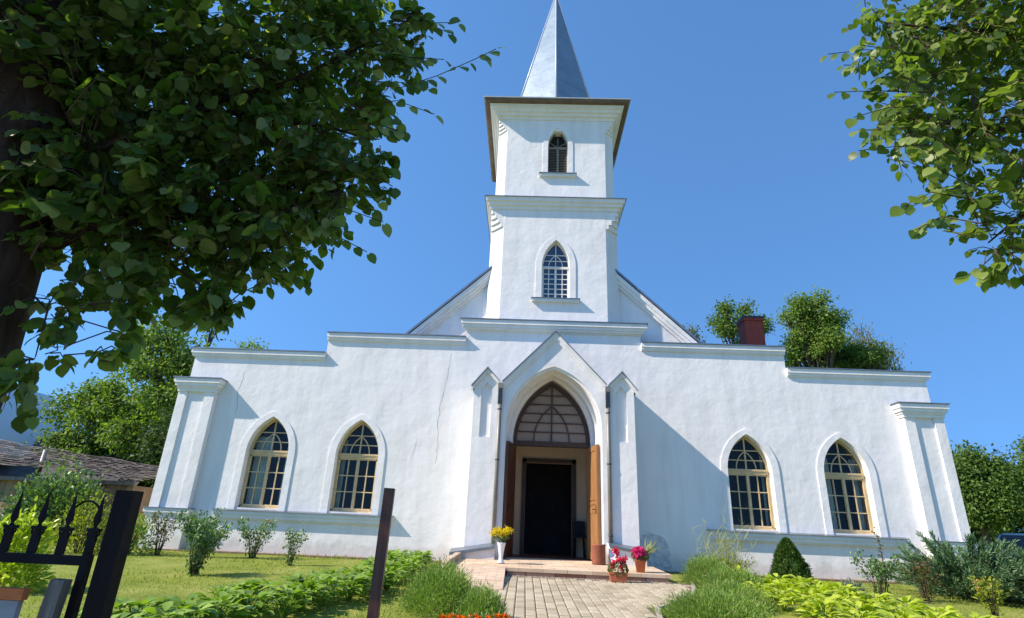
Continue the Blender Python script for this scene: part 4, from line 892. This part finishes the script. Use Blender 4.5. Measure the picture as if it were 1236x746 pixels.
def hosta(loc, mat, label, group, r=.30, h=.26, n=84):
    t = thing('hosta', loc, label, 'plant', group)
    P, D, Nn, S = [], [], [], []; st = MB()
    for i in range(n):
        a = rng.random()*2*math.pi; el = .15+1.1*rng.random(); rad = r*(.15+.45*rng.random()*math.cos(el*.6)); z = h*(.25+.75*el/1.25)
        c = np.array([rad*math.cos(a), rad*math.sin(a), z]); d = np.array([math.cos(a), math.sin(a), .15+.35*el-.2*rng.random()])
        P.append(c); D.append(d+rng.normal(size=3)*.15); Nn.append(np.array([-math.cos(a)*.3, -math.sin(a)*.3, 1])+rng.normal(size=3)*.2); S.append(.135*(.7+.55*rng.random()))
        if i % 3 == 0: st.tube([(0, 0, -.02), (c[0]*.6, c[1]*.6, c[2]*.7), tuple(c)], [.006, .005, .004], 4, cap=False)
    st.build('stems', mat, t, fix=False)
    V, F, n_, k_ = leaves(T_HOSTA, np.array(P), np.array(D), np.array(Nn), np.array(S), np.full(n, .85)); fastmesh('leaves', [(V, F, n_, k_, 0)], mat, t)
    return t
# left bed, from the gate to the wall
c0, c1 = Vector((-3.75, -8.9, 0)), Vector((-2.85, -1.2, 0))
for i in range(19):
    u = i/18; c = Vector((-3.95, -9.2, 0)).lerp(Vector((-2.75, -4.9, 0)), min(1, u/.6)) if u < .6 else Vector((-2.75, -4.9, 0)).lerp(Vector((-2.95, -1.3, 0)), (u-.6)/.4)
    for s in (-1, 1):
        x = c.x+s*.22+random.uniform(-.07, .07); y = c.y+random.uniform(-.15, .15)
        hosta(G(x, y), G_host, 'green hosta clump in the long border on the lawn left of the path', 'hostas in the left border', .30, .27)
for i in range(8):
    for j in range(4):
        u = i/7; x = 3.05+.55*j*.75+u*.75+random.uniform(-.1, .1)+ (0 if j else -.05); y = -3.1-u*4.3+j*.16*0+random.uniform(-.12, .12)
        x = 2.95+j*.42+ (y+3.1)*-.06 + random.uniform(-.08, .08)
        y += .9*(1-.0*j) if i == 0 and j < 2 else 0
        hosta(G(x, y), G_host2, 'lime yellow hosta clump in the bed right of the path', 'lime hostas right of the path', .32, .24, 74)
def feather(loc, label, rx, ry, h, n=2600):
    return clump('feathery_bush', loc, label, 'bush', G_grassy, int(n*3), rx, ry, h, T_BLADE, .048, .6, 14, None, None, 1, .16, 'dome')
feather(G(-1.62, -6.25), 'large feathery green bush left of the path by the brown post', .42, .85, .46, 5200)
feather(G(-1.05, -7.05), 'small feathery green bush behind the marigolds', .26, .40, .33, 2000)
feather(G(2.75, -2.6), 'feathery green bush against the right end of the landing', .42, .60, .48, 3600)
feather(G(2.85, -3.75), 'middle feathery green bush right of the paved apron', .55, .55, .38, 3200)
feather(G(1.75, -6.2), 'front feathery green bush at the right edge of the path', .62, .62, .30, 4200)
feather(G(2.35, -5.1), 'low feathery green bush between the apron and lime hostas', .5, .6, .30, 3000)
for k, (x, y, l) in enumerate(((-1.28, -7.75, 'orange marigold plant left of the small bush by the path'), (-1.05, -7.72, 'orange marigold plant in the middle of the row by the path'), (-.86, -7.65, 'orange marigold plant nearest the path paving'))):
    clump('marigold', G(x, y), l, 'flower', G_rose, 260, .13, .13, .17, T_OVAL, .04, .4, 7, None, 'marigolds beside the path', 1, .7, 'dome', (F_org, 9, 'top'), 0, .035)
def rose(loc, label, h, rx, mat=G_rose, n=420, fl=None, stems=7, size=.055, cat='rose bush', sp=1):
    return clump('rose_bush', loc, label, cat, mat, n, rx, rx, h, T_OVAL, size, .1, stems, None, None, sp, 1, 'stems', fl)
rose(G(-5.75, -4.4), 'leafy rose bush standing on the lawn before the left pilaster', .95, .45, n=2200, stems=18)
rose(G(-4.95, -2.6), 'slender rose bush behind the hosta border under the left sill', .75, .30, n=420, stems=7)
rose(G(-6.25, -1.3), 'rose bush with one red bloom below the left window sill', .78, .5, n=1000, stems=11, fl=(F_red, 1, 'tip'))
rose(G(-7.1, -1.5), 'tall bushy rose in front of the left pilaster base', .95, .33, n=700, stems=8)
rose(G(-8.15, -1.5), 'straggly reddish rose bush at the foot of the left pilaster', .85, .5, G_redl, 560, None, 10)
rose(G(-8.9, -1.3), 'sparse reddish green rose bush beside the shed wall', .8, .55, G_yel, 560, None, 9)
rose(G(5.2, -3.7), 'dark rose bush with a tall bare reddish shoot under the right windows', .75, .34, n=760, stems=9)
sh = thing('rose_shoot', G(5.30, -3.72), 'single tall reddish shoot rising from the dark rose bush', 'plant'); m = MB().tube([(0, 0, 0), (.02, 0, .6), (.0, 0, 1.12)], [.009, .007, .003], 6); m.build('stem', M_twig, sh)
q = 60; u = rng.random(q); P = np.stack([.01*rng.normal(size=q), .01*rng.normal(size=q), .45+.7*u], 1); V, F, n_, k_ = leaves(T_OVAL, P, rnd(q)*np.array([1, 1, .4]), rnd(q)+np.array([0, 0, 1]), .07*(1.15-u*.7)); fastmesh('foliage', [(V, F, n_, k_, 0)], G_redl, sh)
rose(G(6.15, -3.35), 'sparse reddish rose bush left of the juniper', .68, .42, G_redl, 420, (F_pink, 1, 'tip'), 9)
clump('shrub', G(4.95, -3.3), 'small blue-grey cushion plant beside the cone spruce', 'plant', G_blue, 500, .22, .2, .24, T_BLADE, .07, .6, 8, None, None, 1, .2)
clump('shrub', G(5.7, -5.4), 'yellow-orange leafed rose shoots before the juniper at the right edge', 'plant', G_yel, 320, .28, .28, .55, T_OVAL, .06, .2, 8, None, None, 1, 1, 'stems', (leafmat('peach_petals', [(.75, .35, .15), (.8, .45, .25)], .2), 5, 'tip'))
SPR = clump('dwarf_spruce', G(4.62, -1.75), 'dense cone-shaped dwarf spruce on the lawn below the right windows', 'spruce', G_spr, 9000, .38, .36, .82, T_DIA, .06, .3, 5, None, None, .3, .5, 'cone')
m = MB().lathe([(0, 0), (.25, .02), (.30, .15), (.26, .4), (.15, .62), (0, .74)], n=16); m.build('core', G_spr, SPR)
clump('ornamental_grass', G(3.72, -.75), 'wispy pale grass tuft against the wall below the right sill end', 'plant', G_dry, 420, .42, .3, .85, T_BLADE, .28, .8, 16, G_dry, None, 1, .035, 'stems')
clump('shrub', G(3.85, -1.0), 'small green-yellow shrub at the foot of the wispy grass', 'plant', G_yel, 480, .42, .25, .42, T_OVAL, .045, .3, 10, None, None, 1, 1, 'stems')
def juniper(loc, label, rx, h, ns):
    t = thing('juniper', loc, label, 'juniper', 'spreading junipers at the right corner'); st = MB(); P, D = [], []
    for i in range(ns):
        a = rng.random()*2*math.pi; el = R(12+55*rng.random()**1.5); L_ = rx*(.6+.5*rng.random())*(1 if el < .7 else h/rx*1.0)
        dv = np.array([math.cos(a)*math.cos(el), math.sin(a)*math.cos(el), math.sin(el)]); st.tube([(0, 0, .0), tuple(dv*L_*.5+np.array([0, 0, .06])), tuple(dv*L_)], [.014, .009, .003], 5, cap=False)
        q = 150; u = .25+.75*rng.random(q)**.7; off = rng.normal(size=(q, 3))*.055*(1.25-u[:, None]); P.append(dv*L_*u[:, None]+off); D.append(dv+off*6+rng.normal(size=(q, 3))*.35)
    st.build('stems', M_twig, t, fix=False); P = np.concatenate(P); D = np.concatenate(D)
    V, F, n_, k_ = leaves(T_BLADE, P, D, rnd(len(P)), .055+.05*rng.random(len(P)), np.full(len(P), .2)); fastmesh('foliage', [(V, F, n_, k_, 0)], G_jun, t)
juniper(G(7.35, -2.7), 'spreading blue-green juniper in front of the right pilaster base', 1.45, 1.12, 190)
juniper(G(8.45, -3.6), 'second spreading juniper at the right edge in front of the car', 1.35, .95, 170)
clump('hydrangea', G(-6.95, -6.5), 'lime-green flowering bush behind the gate at the left edge', 'bush', G_host2, 2600, .42, .4, .80, T_OVAL, .07, .5, 10, None, None, 1, 1, 'dome', (leafmat('lime_flower', [(.45, .5, .06), (.55, .6, .1)], .3), 40, 'top'), 0, .06)
clump('golden_shrub', G(-9.45, -2.0), 'golden yellow shrub seen between the gate spears', 'bush', G_yel, 1500, .55, .5, 1.05, T_OVAL, .075, .3, 12)
clump('climbing_shrub', (-12.55, .95, 0), 'green climbing shrub covering the left part of the shed wall', 'bush', G_rose, 5200, 1.35, .6, 1.75, T_OVAL, .12, .2, 12)
clump('shrub', G(-8.65, -1.7), 'low olive shrub by the shed right of the golden bush', 'bush', G_grassy, 900, .5, .4, .7, T_OVAL, .07, .3, 9)
# rock at the wall
rk_ = MB().lathe([(0, .0), (.14, .0), (.17, .07), (.12, .15), (0, .18)], (0, 0, 0), 9, smooth=False); ro = rk_.build('rock', simple('dark_rock', (.05, .055, .065), .8, 0, .3, 9), None, (3.25, -.55, .04)); ro.scale = (1.2, .8, 1)
tag(ro, 'small dark rock by the wall beside the green bushes', 'rock')
# wall-foot cobbles
tag(MB().box(-9.2, -2.05, -.28, -.0, -.1, .075).box(2.2, 9.4, -.34, -.0, -.1, .075).build('wall_foot_strip', simple('earth_strip', (.20, .13, .09), .95, 0, .35, 12, .5, 30)), kind='structure')
# ---------------------------------------------------------------- pots by the door
def rel(mb, name, mat, t): return mb.build(name, mat, t)
t = thing('flower_vase', (-1.05, -1.80, .178), 'tall white vase of yellow goldenrod left of the church door', 'vase')
rel(MB().lathe([(0, 0), (.075, 0), (.08, .015), (.045, .05), (.04, .12), (.06, .25), (.085, .36), (.088, .375), (.078, .37), (.05, .2), (0, .2)], n=24), 'vase', M_white, t)
st = MB(); tips = []
for i in range(26):
    a = rng.random()*6.28; e = Vector((.19*math.cos(a)*rng.random()**.5, .10*math.sin(a), .52+.13*rng.random())); st.tube([(0, 0, .2), (e.x*.35, e.y*.35, .4), e], .004, 4, cap=False); tips.append(e)
rel(st, 'stems', G_rose, t)
P = np.array([tuple(tips[i % 26]) for i in range(1300)])+rnd(1300, .026); V, F, n_, k_ = leaves(T_DIA, P, rnd(1300), rnd(1300), .02+.02*rng.random(1300)); fastmesh('blossoms', [(V, F, n_, k_, 0)], F_yel, t)
P = np.array([tuple(tips[i % 26]*.72) for i in range(160)])+np.array([0, 0, .06])+rnd(160, .035); V, F, n_, k_ = leaves(T_OVAL, P, rnd(160)+np.array([0, 0, .8]), rnd(160), .05+.05*rng.random(160), np.full(160, .4)); fastmesh('foliage', [(V, F, n_, k_, 0)], G_rose, t)
t = thing('terracotta_pot', (1.60, -2.32, .155), 'terracotta pot of pink petunias on the right end of the landing', 'flower pot')
rel(MB().lathe([(0, 0), (.085, 0), (.115, .2), (.13, .2), (.132, .25), (.115, .25), (.10, .2), (0, .2)], n=24), 'pot', M_terra, t)
n = 700; d = unit(rnd(n)); P = d*np.array([.17, .16, .12])*(.6+.4*rng.random((n, 1)))+np.array([0, 0, .32]); V, F, n_, k_ = leaves(T_OVAL, P, d+rnd(n, .5), rnd(n), .045+.02*rng.random(n)); fastmesh('foliage', [(V, F, n_, k_, 0)], G_rose, t)
n = 420; d = unit(rnd(n)+np.array([-.1, -.6, .5])); P = d*np.array([.13, .13, .10])+np.array([-.02, -.02, .35]); V, F, n_, k_ = leaves(T_DIA, P, d+rnd(n, .6), d, .05+.015*rng.random(n), np.full(n, 1.4)); fastmesh('blossoms', [(V, F, n_, k_, 0)], F_pink, t)
n = 26; P = np.array([[.12, 0, .35]])+rnd(n, .03); V, F, n_, k_ = leaves(T_BLADE, P, rnd(n, .35)+np.array([.6, 0, .9]), rnd(n), .22+.18*rng.random(n), np.full(n, .07)); fastmesh('grass_blades', [(V, F, n_, k_, 0)], G_dry, t)
t.scale = (.88, .88, .92)
t = thing('planter_box', (1.10, -2.84, .0), 'terracotta trough of red flowers on the paving before the step', 'planter')
m = MB(); 
def trough(s, z, hw, hd): return [(-hw, -hd, z), (hw, -hd, z), (hw, hd, z), (-hw, hd, z)]
m.loft([trough(0, .02, .165, .075), trough(0, .16, .20, .095), trough(0, .165, .215, .105), trough(0, .195, .215, .105), trough(0, .195, .19, .085), trough(0, .15, .18, .08)], cap=(1, 1)); rel(m, 'trough', M_terra, t)
n = 420; d = unit(rnd(n)); P = d*np.array([.20, .11, .12])+np.array([0, 0, .25]); V, F, n_, k_ = leaves(T_OVAL, P, d+rnd(n, .4), rnd(n), .04+.03*rng.random(n)); fastmesh('foliage', [(V, F, n_, k_, 0)], G_rose, t)
PP = []; 
for cx, cy, cz in ((-.10, 0, .38), (.02, -.04, .44), (.12, 0, .38), (0, .03, .55), (-.05, 0, .62), (.16, -.02, .46), (-.13, -.05, .30), (.08, -.05, .31)): PP.append(np.array([[cx, cy, cz]])+rnd(50, .03))
P = np.concatenate(PP); n = len(P); V, F, n_, k_ = leaves(T_DIA, P, rnd(n), rnd(n), .045+.015*rng.random(n), np.full(n, 1.4)); fastmesh('blossoms', [(V, F, n_, k_, 0)], F_red, t)
m = MB()
for cx, cz in ((-.10, .36), (.02, .42), (.12, .36), (0, .52), (-.05, .6)): m.tube([(cx*.3, 0, .18), (cx, 0, cz)], .004, 4)
rel(m, 'stems', G_rose, t)
t.scale = (.80, .80, .85)
t = thing('round_pot', (.985, -.98, .19), 'empty rust-brown cylindrical pot holding the right door leaf open', 'pot')
rel(MB().lathe([(0, 0), (.135, 0), (.145, .03), (.145, .36), (.15, .37), (.15, .40), (.13, .40), (.125, .1), (0, .1)], n=28), 'pot_body', M_rust, t)
m = MB(); ch = thing('bar_stool', (.78, 1.25, .226), 'dark stool standing inside the vestibule by the inner door', 'stool')
for sx in (-.13, .13):
    for sy in (-.13, .13): m.tube([(sx, sy, 0), (sx*.8, sy*.8, .45)], .015, 6)
m.build('leg', M_iron, ch); MB().box(-.16, .16, -.16, .16, .45, .49).box(-.16, .16, .12, .15, .49, .85).build('seat', M_black, ch)
# ---------------------------------------------------------------- posts and gate in front
g0 = gz(0, -9.8)
po = MB().box(-.036, .036, -.036, .036, -.2, 1.33); p_o = tag(po.build('gate_post', M_rpost, None, (-1.60, -9.8, 1.04-1.33)), 'slim dark brown square post standing alone left of the path', 'post')
p_o.rotation_euler = (0, R(1.0), R(6))
zt = .885; zb_ = -.62
P2 = MB().box(-.036, .036, -.036, .036, zb_-.1, zt); pp = tag(P2.build('gate_post', M_bpost, None, (-2.232, -11.60, 0)), 'thick black gate post closing the row of iron spears', 'post'); pp.rotation_euler = (0, 0, R(6))
# gate leaf runs left from the post
gt = thing('iron_gate', (-2.31, -11.6, -.6), 'black wrought iron gate leaf with spear-topped bars at the lower left', 'gate')
gm_ = MB(); Z = lambda z: z+.6
def gx(i): return -.115*i-.02
fr_ = MB(); fr_.box(-.035, -.005, -.015, .015, Z(-.55), Z(.64)); fr_.box(-.62, -.036, -.012, .012, Z(.60), Z(.635)); fr_.box(-.62, -.036, -.012, .012, Z(-.45), Z(-.41)); fr_.box(-.65, -.62, -.015, .015, Z(-.55), Z(.64))
fr_.build('gate_frame', M_iron, gt)
for i in range(5):
    x = gx(i)-.005; b_ = MB()
    b_.box(x-.016, x+.016, -.007, .007, Z(.636), Z(.71))
    b_.add([(x-.016, -.007, Z(.71)), (x+.016, -.007, Z(.71)), (x+.010, -.006, Z(.725)), (x-.010, -.006, Z(.725)), (x-.016, .007, Z(.71)), (x+.016, .007, Z(.71)), (x+.010, .006, Z(.725)), (x-.010, .006, Z(.725))], [(0, 1, 2, 3), (7, 6, 5, 4), (0, 4, 5, 1), (3, 2, 6, 7), (0, 3, 7, 4), (1, 5, 6, 2)])
    b_.box(x-.024, x+.024, -.012, .012, Z(.725), Z(.737))
    for s in (-1, 1): b_.tube([(x+s*(.010+.014*math.sin(k/7*math.pi*1.3)), 0, Z(.70+.045*k/7)) for k in range(8)], .004, 6)
    b_.add([(x, 0, Z(.875)), (x-.018, 0, Z(.765)), (x, -.007, Z(.765)), (x+.018, 0, Z(.765)), (x, .007, Z(.765)), (x, 0, Z(.735))], [(0, 1, 2), (0, 2, 3), (0, 3, 4), (0, 4, 1), (5, 2, 1), (5, 3, 2), (5, 4, 3), (5, 1, 4)])
    b_.build('spear', M_iron, gt)
ar = MB(); ar.tube([(-.03-.10*k/10*1.3, .02, Z(.80+.04*math.sin(math.pi*k/10))) for k in range(11)], .004, 6); ar.build('scroll', M_iron, gt)
# weathered wooden post and board leaning inside the gate
wp = MB().box(-.026, .026, -.026, .026, -.75, .555); wpo = tag(wp.build('wooden_post', M_gwood, None, (-2.395, -11.66, 0)), 'grey weathered wooden post beside the black gate post', 'post'); wpo.rotation_euler = (0, R(3), R(8))
bd = thing('notice_board', (-2.62, -11.72, -.6), 'grey wooden board with an orange painted top band at the lower left corner', 'board')
MB().box(-.45, .175, -.012, .012, .15, 1.085).build('panel', M_board, bd); MB().box(-.45, .185, -.016, .014, 1.087, 1.125).build('band', M_orange, bd); MB().box(-.02, .02, .013, .05, -.15, 1.0).build('stake', M_gwood, bd)
# ---------------------------------------------------------------- old shed, roofs, pole
def planks(name, c1, c2, w_=.16):
    m, nt, b = new_mat(name); b.inputs['Roughness'].default_value = .9
    tc = N(nt, 'ShaderNodeTexCoord'); sx = N(nt, 'ShaderNodeSeparateXYZ'); nt.links.new(tc.outputs['Object'], sx.inputs[0])
    mu = N(nt, 'ShaderNodeMath', operation='MULTIPLY'); nt.links.new(sx.outputs[0], mu.inputs[0]); mu.inputs[1].default_value = 1/w_
    fr = N(nt, 'ShaderNodeMath', operation='FRACT'); nt.links.new(mu.outputs[0], fr.inputs[0]); fl_ = N(nt, 'ShaderNodeMath', operation='FLOOR'); nt.links.new(mu.outputs[0], fl_.inputs[0])
    wn = N(nt, 'ShaderNodeTexWhiteNoise', noise_dimensions='1D'); nt.links.new(fl_.outputs[0], wn.inputs['W'])
    c = ramp(nt, wn.outputs[0], [(0, c1), (1, c2)]).outputs[0]; g = ramp(nt, fr.outputs[0], [(0, (.15, .15, .15)), (.09, (1, 1, 1))])
    n_ = N(nt, 'ShaderNodeTexNoise', i_Scale=3.0, i_Detail=7.0); nt.links.new(tc.outputs['Object'], n_.inputs[0])
    c = mix(nt, 1, c, g.outputs[0], 'MULTIPLY'); c = mix(nt, .8, c, ramp(nt, n_.outputs[0], [(.3, (.6, .6, .6)), (.7, (1.15, 1.1, 1.05))]).outputs[0], 'MULTIPLY'); nt.links.new(c, b.inputs['Base Color']); return m
sd_ = thing('old_shed', (-13.5, 2.2, 0), 'low old wooden shed with a ragged shingle roof left of the church', 'shed')
MB().box(-4.2, 2.25, -.4, -.3, -.2, 1.55).box(2.15, 2.25, -.3, 3, -.2, 1.5).box(-4.2, -4.1, -.3, 3, -.2, 1.6).build('wall', planks('shed_planks', (.16, .11, .065), (.36, .26, .15)), sd_)
rf_ = MB(); random.seed(3)
def roofp(u, v): return (-4.5+7.0*u, -.75+3.0*v, 1.62+.78*v*(1-.42*u)+.45*(1-u)+.02*math.sin(u*23+v*7))
for j in range(12):
    n_ = 46
    for i in range(n_):
        u0, u1 = i/n_, (i+1)/n_; v0, v1 = j/12, (j+1.35)/12; e = random.uniform(0, .035); dz = random.uniform(0, .03); a, b, c, d = roofp(u0, v0), roofp(u1, v0), roofp(u1, v1), roofp(u0, v1)
        up_ = Vector((0, -e, .045+dz)); dn = Vector((0, 0, .0))
        A_, B_, C_, D_ = Vector(a)+up_, Vector(b)+up_, Vector(c)+dn, Vector(d)+dn; th = Vector((0, 0, -.02))
        rf_.add([A_, B_, C_, D_, A_+th, B_+th, C_+th, D_+th], [(0, 1, 2, 3), (7, 6, 5, 4), (0, 4, 5, 1), (0, 3, 7, 4), (1, 5, 6, 2)])
def rag():
    m, nt, b = new_mat('old_shingles'); b.inputs['Roughness'].default_value = .95
    g = N(nt, 'ShaderNodeNewGeometry'); r = ramp(nt, g.outputs['Random Per Island'], [(0, (.08, .065, .055)), (.5, (.17, .14, .12)), (1, (.30, .26, .23))]); nt.links.new(r.outputs[0], b.inputs['Base Color']); return m
rf_.build('roof', rag(), sd_)
MB().box(-4.4, 2.35, -.55, -.45, 1.50, 1.60).build('eaves_beam', M_gwood, sd_)
dr = thing('outbuilding', (-18.5, 8.5, 0), 'outbuilding with a dark slate roof behind the shed', 'building')
MB().box(-3.5, 2.4, 0, 4, -.2, 1.6).build('wall', M_gwood, dr); r_ = MB(); r_.add([(-3.9, -.3, 1.9), (2.9, -.3, 1.5), (2.2, 2.2, 3.3), (-3.4, 2.2, 3.7), (-3.4, 4.4, 1.9), (2.8, 4.4, 1.5)], [(0, 1, 2, 3), (3, 2, 5, 4)]); r_.build('roof', simple('dark_slate', (.05, .05, .055), .8, 0, .35, 6), dr)
hs = thing('white_house', (-22.7, 6.2, 0), 'white gabled house corner at the far left edge behind the linden leaves', 'house')
MB().box(-5, .9, 0, 7, -.2, 3.0).plate([[(-5, 3.0), (.9, 3.0), (-1.6, 5.9)]], 0, .2).build('wall', simple('white_render', (.62, .64, .68), .8, 0, .06), hs)
r_ = MB(); slope_cap(r_, (-1.6, 6.05), (1.5, 2.75), -.35, 7.2, 0, .14); slope_cap(r_, (-1.6, 6.05), (-5.4, 2.2), -.35, 7.2, 0, .14); r_.build('roof', simple('white_bargeboard', (.7, .7, .7), .6), hs)
MB().tube([(1.45, -.3, 2.7), (1.45, -.3, 2.5), (.95, -.1, 2.2), (.95, -.1, 0)], .06, 10).build('gutter', M_pipe, hs)
tag(MB().tube([(0, 0, 0), (0, 0, 2.4)], .06, 10).build('metal_pole', M_pipe, None, (-14.5, 2.4, 0)), 'pale vertical metal flue pole above the shed roof', 'pole')
# vine on a wooden fence behind the golden shrub
fc = thing('wooden_fence', (-11.5, 4.9, 0), 'dark old wooden fence closing the gap between shed and church', 'fence')
for i in range(14): MB().box(i*.17, i*.17+.15, 0, .03, -.1, 1.9+.06*random.random()).build('board', M_gwood, fc)
# ---------------------------------------------------------------- car
car = thing('parked_car', (15.75, 6.1, -.08), 'blue parked car partly hidden behind the junipers at the right edge', 'car', rz=R(221))
# car local: x forward = front, y width
M_cb = simple('blue_car_paint', (.20, .27, .36), .22, .35, .05, 3); M_cg = simple('dark_car_glass', (.02, .025, .03), .12, 0, .2, 3, spec=.35); M_tyre = simple('tyre_rubber', (.02, .02, .02), .8); M_chr = simple('chrome', (.6, .6, .62), .2, .9)
prof = [(-2.15, .45, .80, .62), (-2.05, .35, .95, .78), (-1.3, .30, .98, .86), (-.2, .28, .96, .88), (.85, .28, .93, .88), (1.5, .30, .86, .86), (1.95, .33, .74, .78), (2.12, .38, .62, .62)]
m = MB(); loops = []
for x, z0, z1, hw in prof: loops.append([(x, -hw*.92, z0), (x, -hw, z0+.15), (x, -hw, z1-.14), (x, -hw*.90, z1), (x, hw*.90, z1), (x, hw, z1-.14), (x, hw, z0+.15), (x, hw*.92, z0)])
m.loft(loops); m.build('body', M_cb, car)
m = MB(); cab = [(-1.75, .93, .72), (-1.25, 1.36, .60), (-.2, 1.45, .60), (.35, 1.38, .60), (1.05, .90, .74)]; L1 = []
for x, z, hw in cab: L1.append([(x, -hw, z), (x, hw, z)])
V = []
for x, z, hw in cab: V += [(x, -hw, z), (x, hw, z)]
bs = [(-1.75, .90, .80), (-1.25, .90, .82), (-.2, .90, .83), (.35, .90, .83), (1.05, .86, .80)]
for x, z, hw in bs: V += [(x, -hw, z), (x, hw, z)]
m.add(V, [(2, 3, 5, 4), (4, 5, 7, 6)]); m.build('roof', M_cb, car, fix=False)
m = MB(); m.add(V, [(0, 1, 3, 2), (6, 7, 9, 8), (0, 2, 12, 10), (2, 4, 14, 12), (4, 6, 16, 14), (6, 8, 18, 16), (1, 11, 13, 3), (3, 13, 15, 5), (5, 15, 17, 7), (7, 17, 19, 9)]); m.build('windows', M_cg, car, fix=False)
for s in (-1, 1):
    for a, b in ((2, 12), (4, 14), (6, 8), (6, 16)): pass
for s in (0, 1):
    for a, b in ((0+s, 2+s), (6+s, 8+s), (2+s, 12+s), (4+s, 14+s)): MB().bar(V[a], V[b], .05, .05).build('pillar', M_cb, car)
for x in (-1.35, 1.35):
    for s in (-1, 1):
        w_ = MB().tube([(x, s*.70, .31), (x, s*.88, .31)], .31, 24); wo = w_.build('wheel', M_tyre, car); MB().tube([(x, s*.87, .31), (x, s*.893, .31)], .19, 18).build('rim', M_chr, wo)
MB().box(2.08, 2.14, -.42, .42, .50, .64).box(2.02, 2.10, -.7, .7, .28, .42).build('grille', M_iron, car)
for s in (-1, 1): MB().box(1.98, 2.10, min(s*.45, s*.72), max(s*.45, s*.72), .54, .68).build('headlight', M_chr, car)
for s in (-1, 1): MB().box(.75, .90, min(s*.84, s*1.0), max(s*.84, s*1.0), .90, 1.02).build('mirror', M_cb, car)
tag(MB().box(0, 1.1, 0, .4, -.2, 1.35).build('brick_pier', paver_mat('brick_pier', (.30, .12, .08), (.38, .17, .11), (.2, .16, .14), .25, .08, .01), None, (15.6, 10.6, 0)), 'reddish brick pier between church corner and parked car', 'pier')
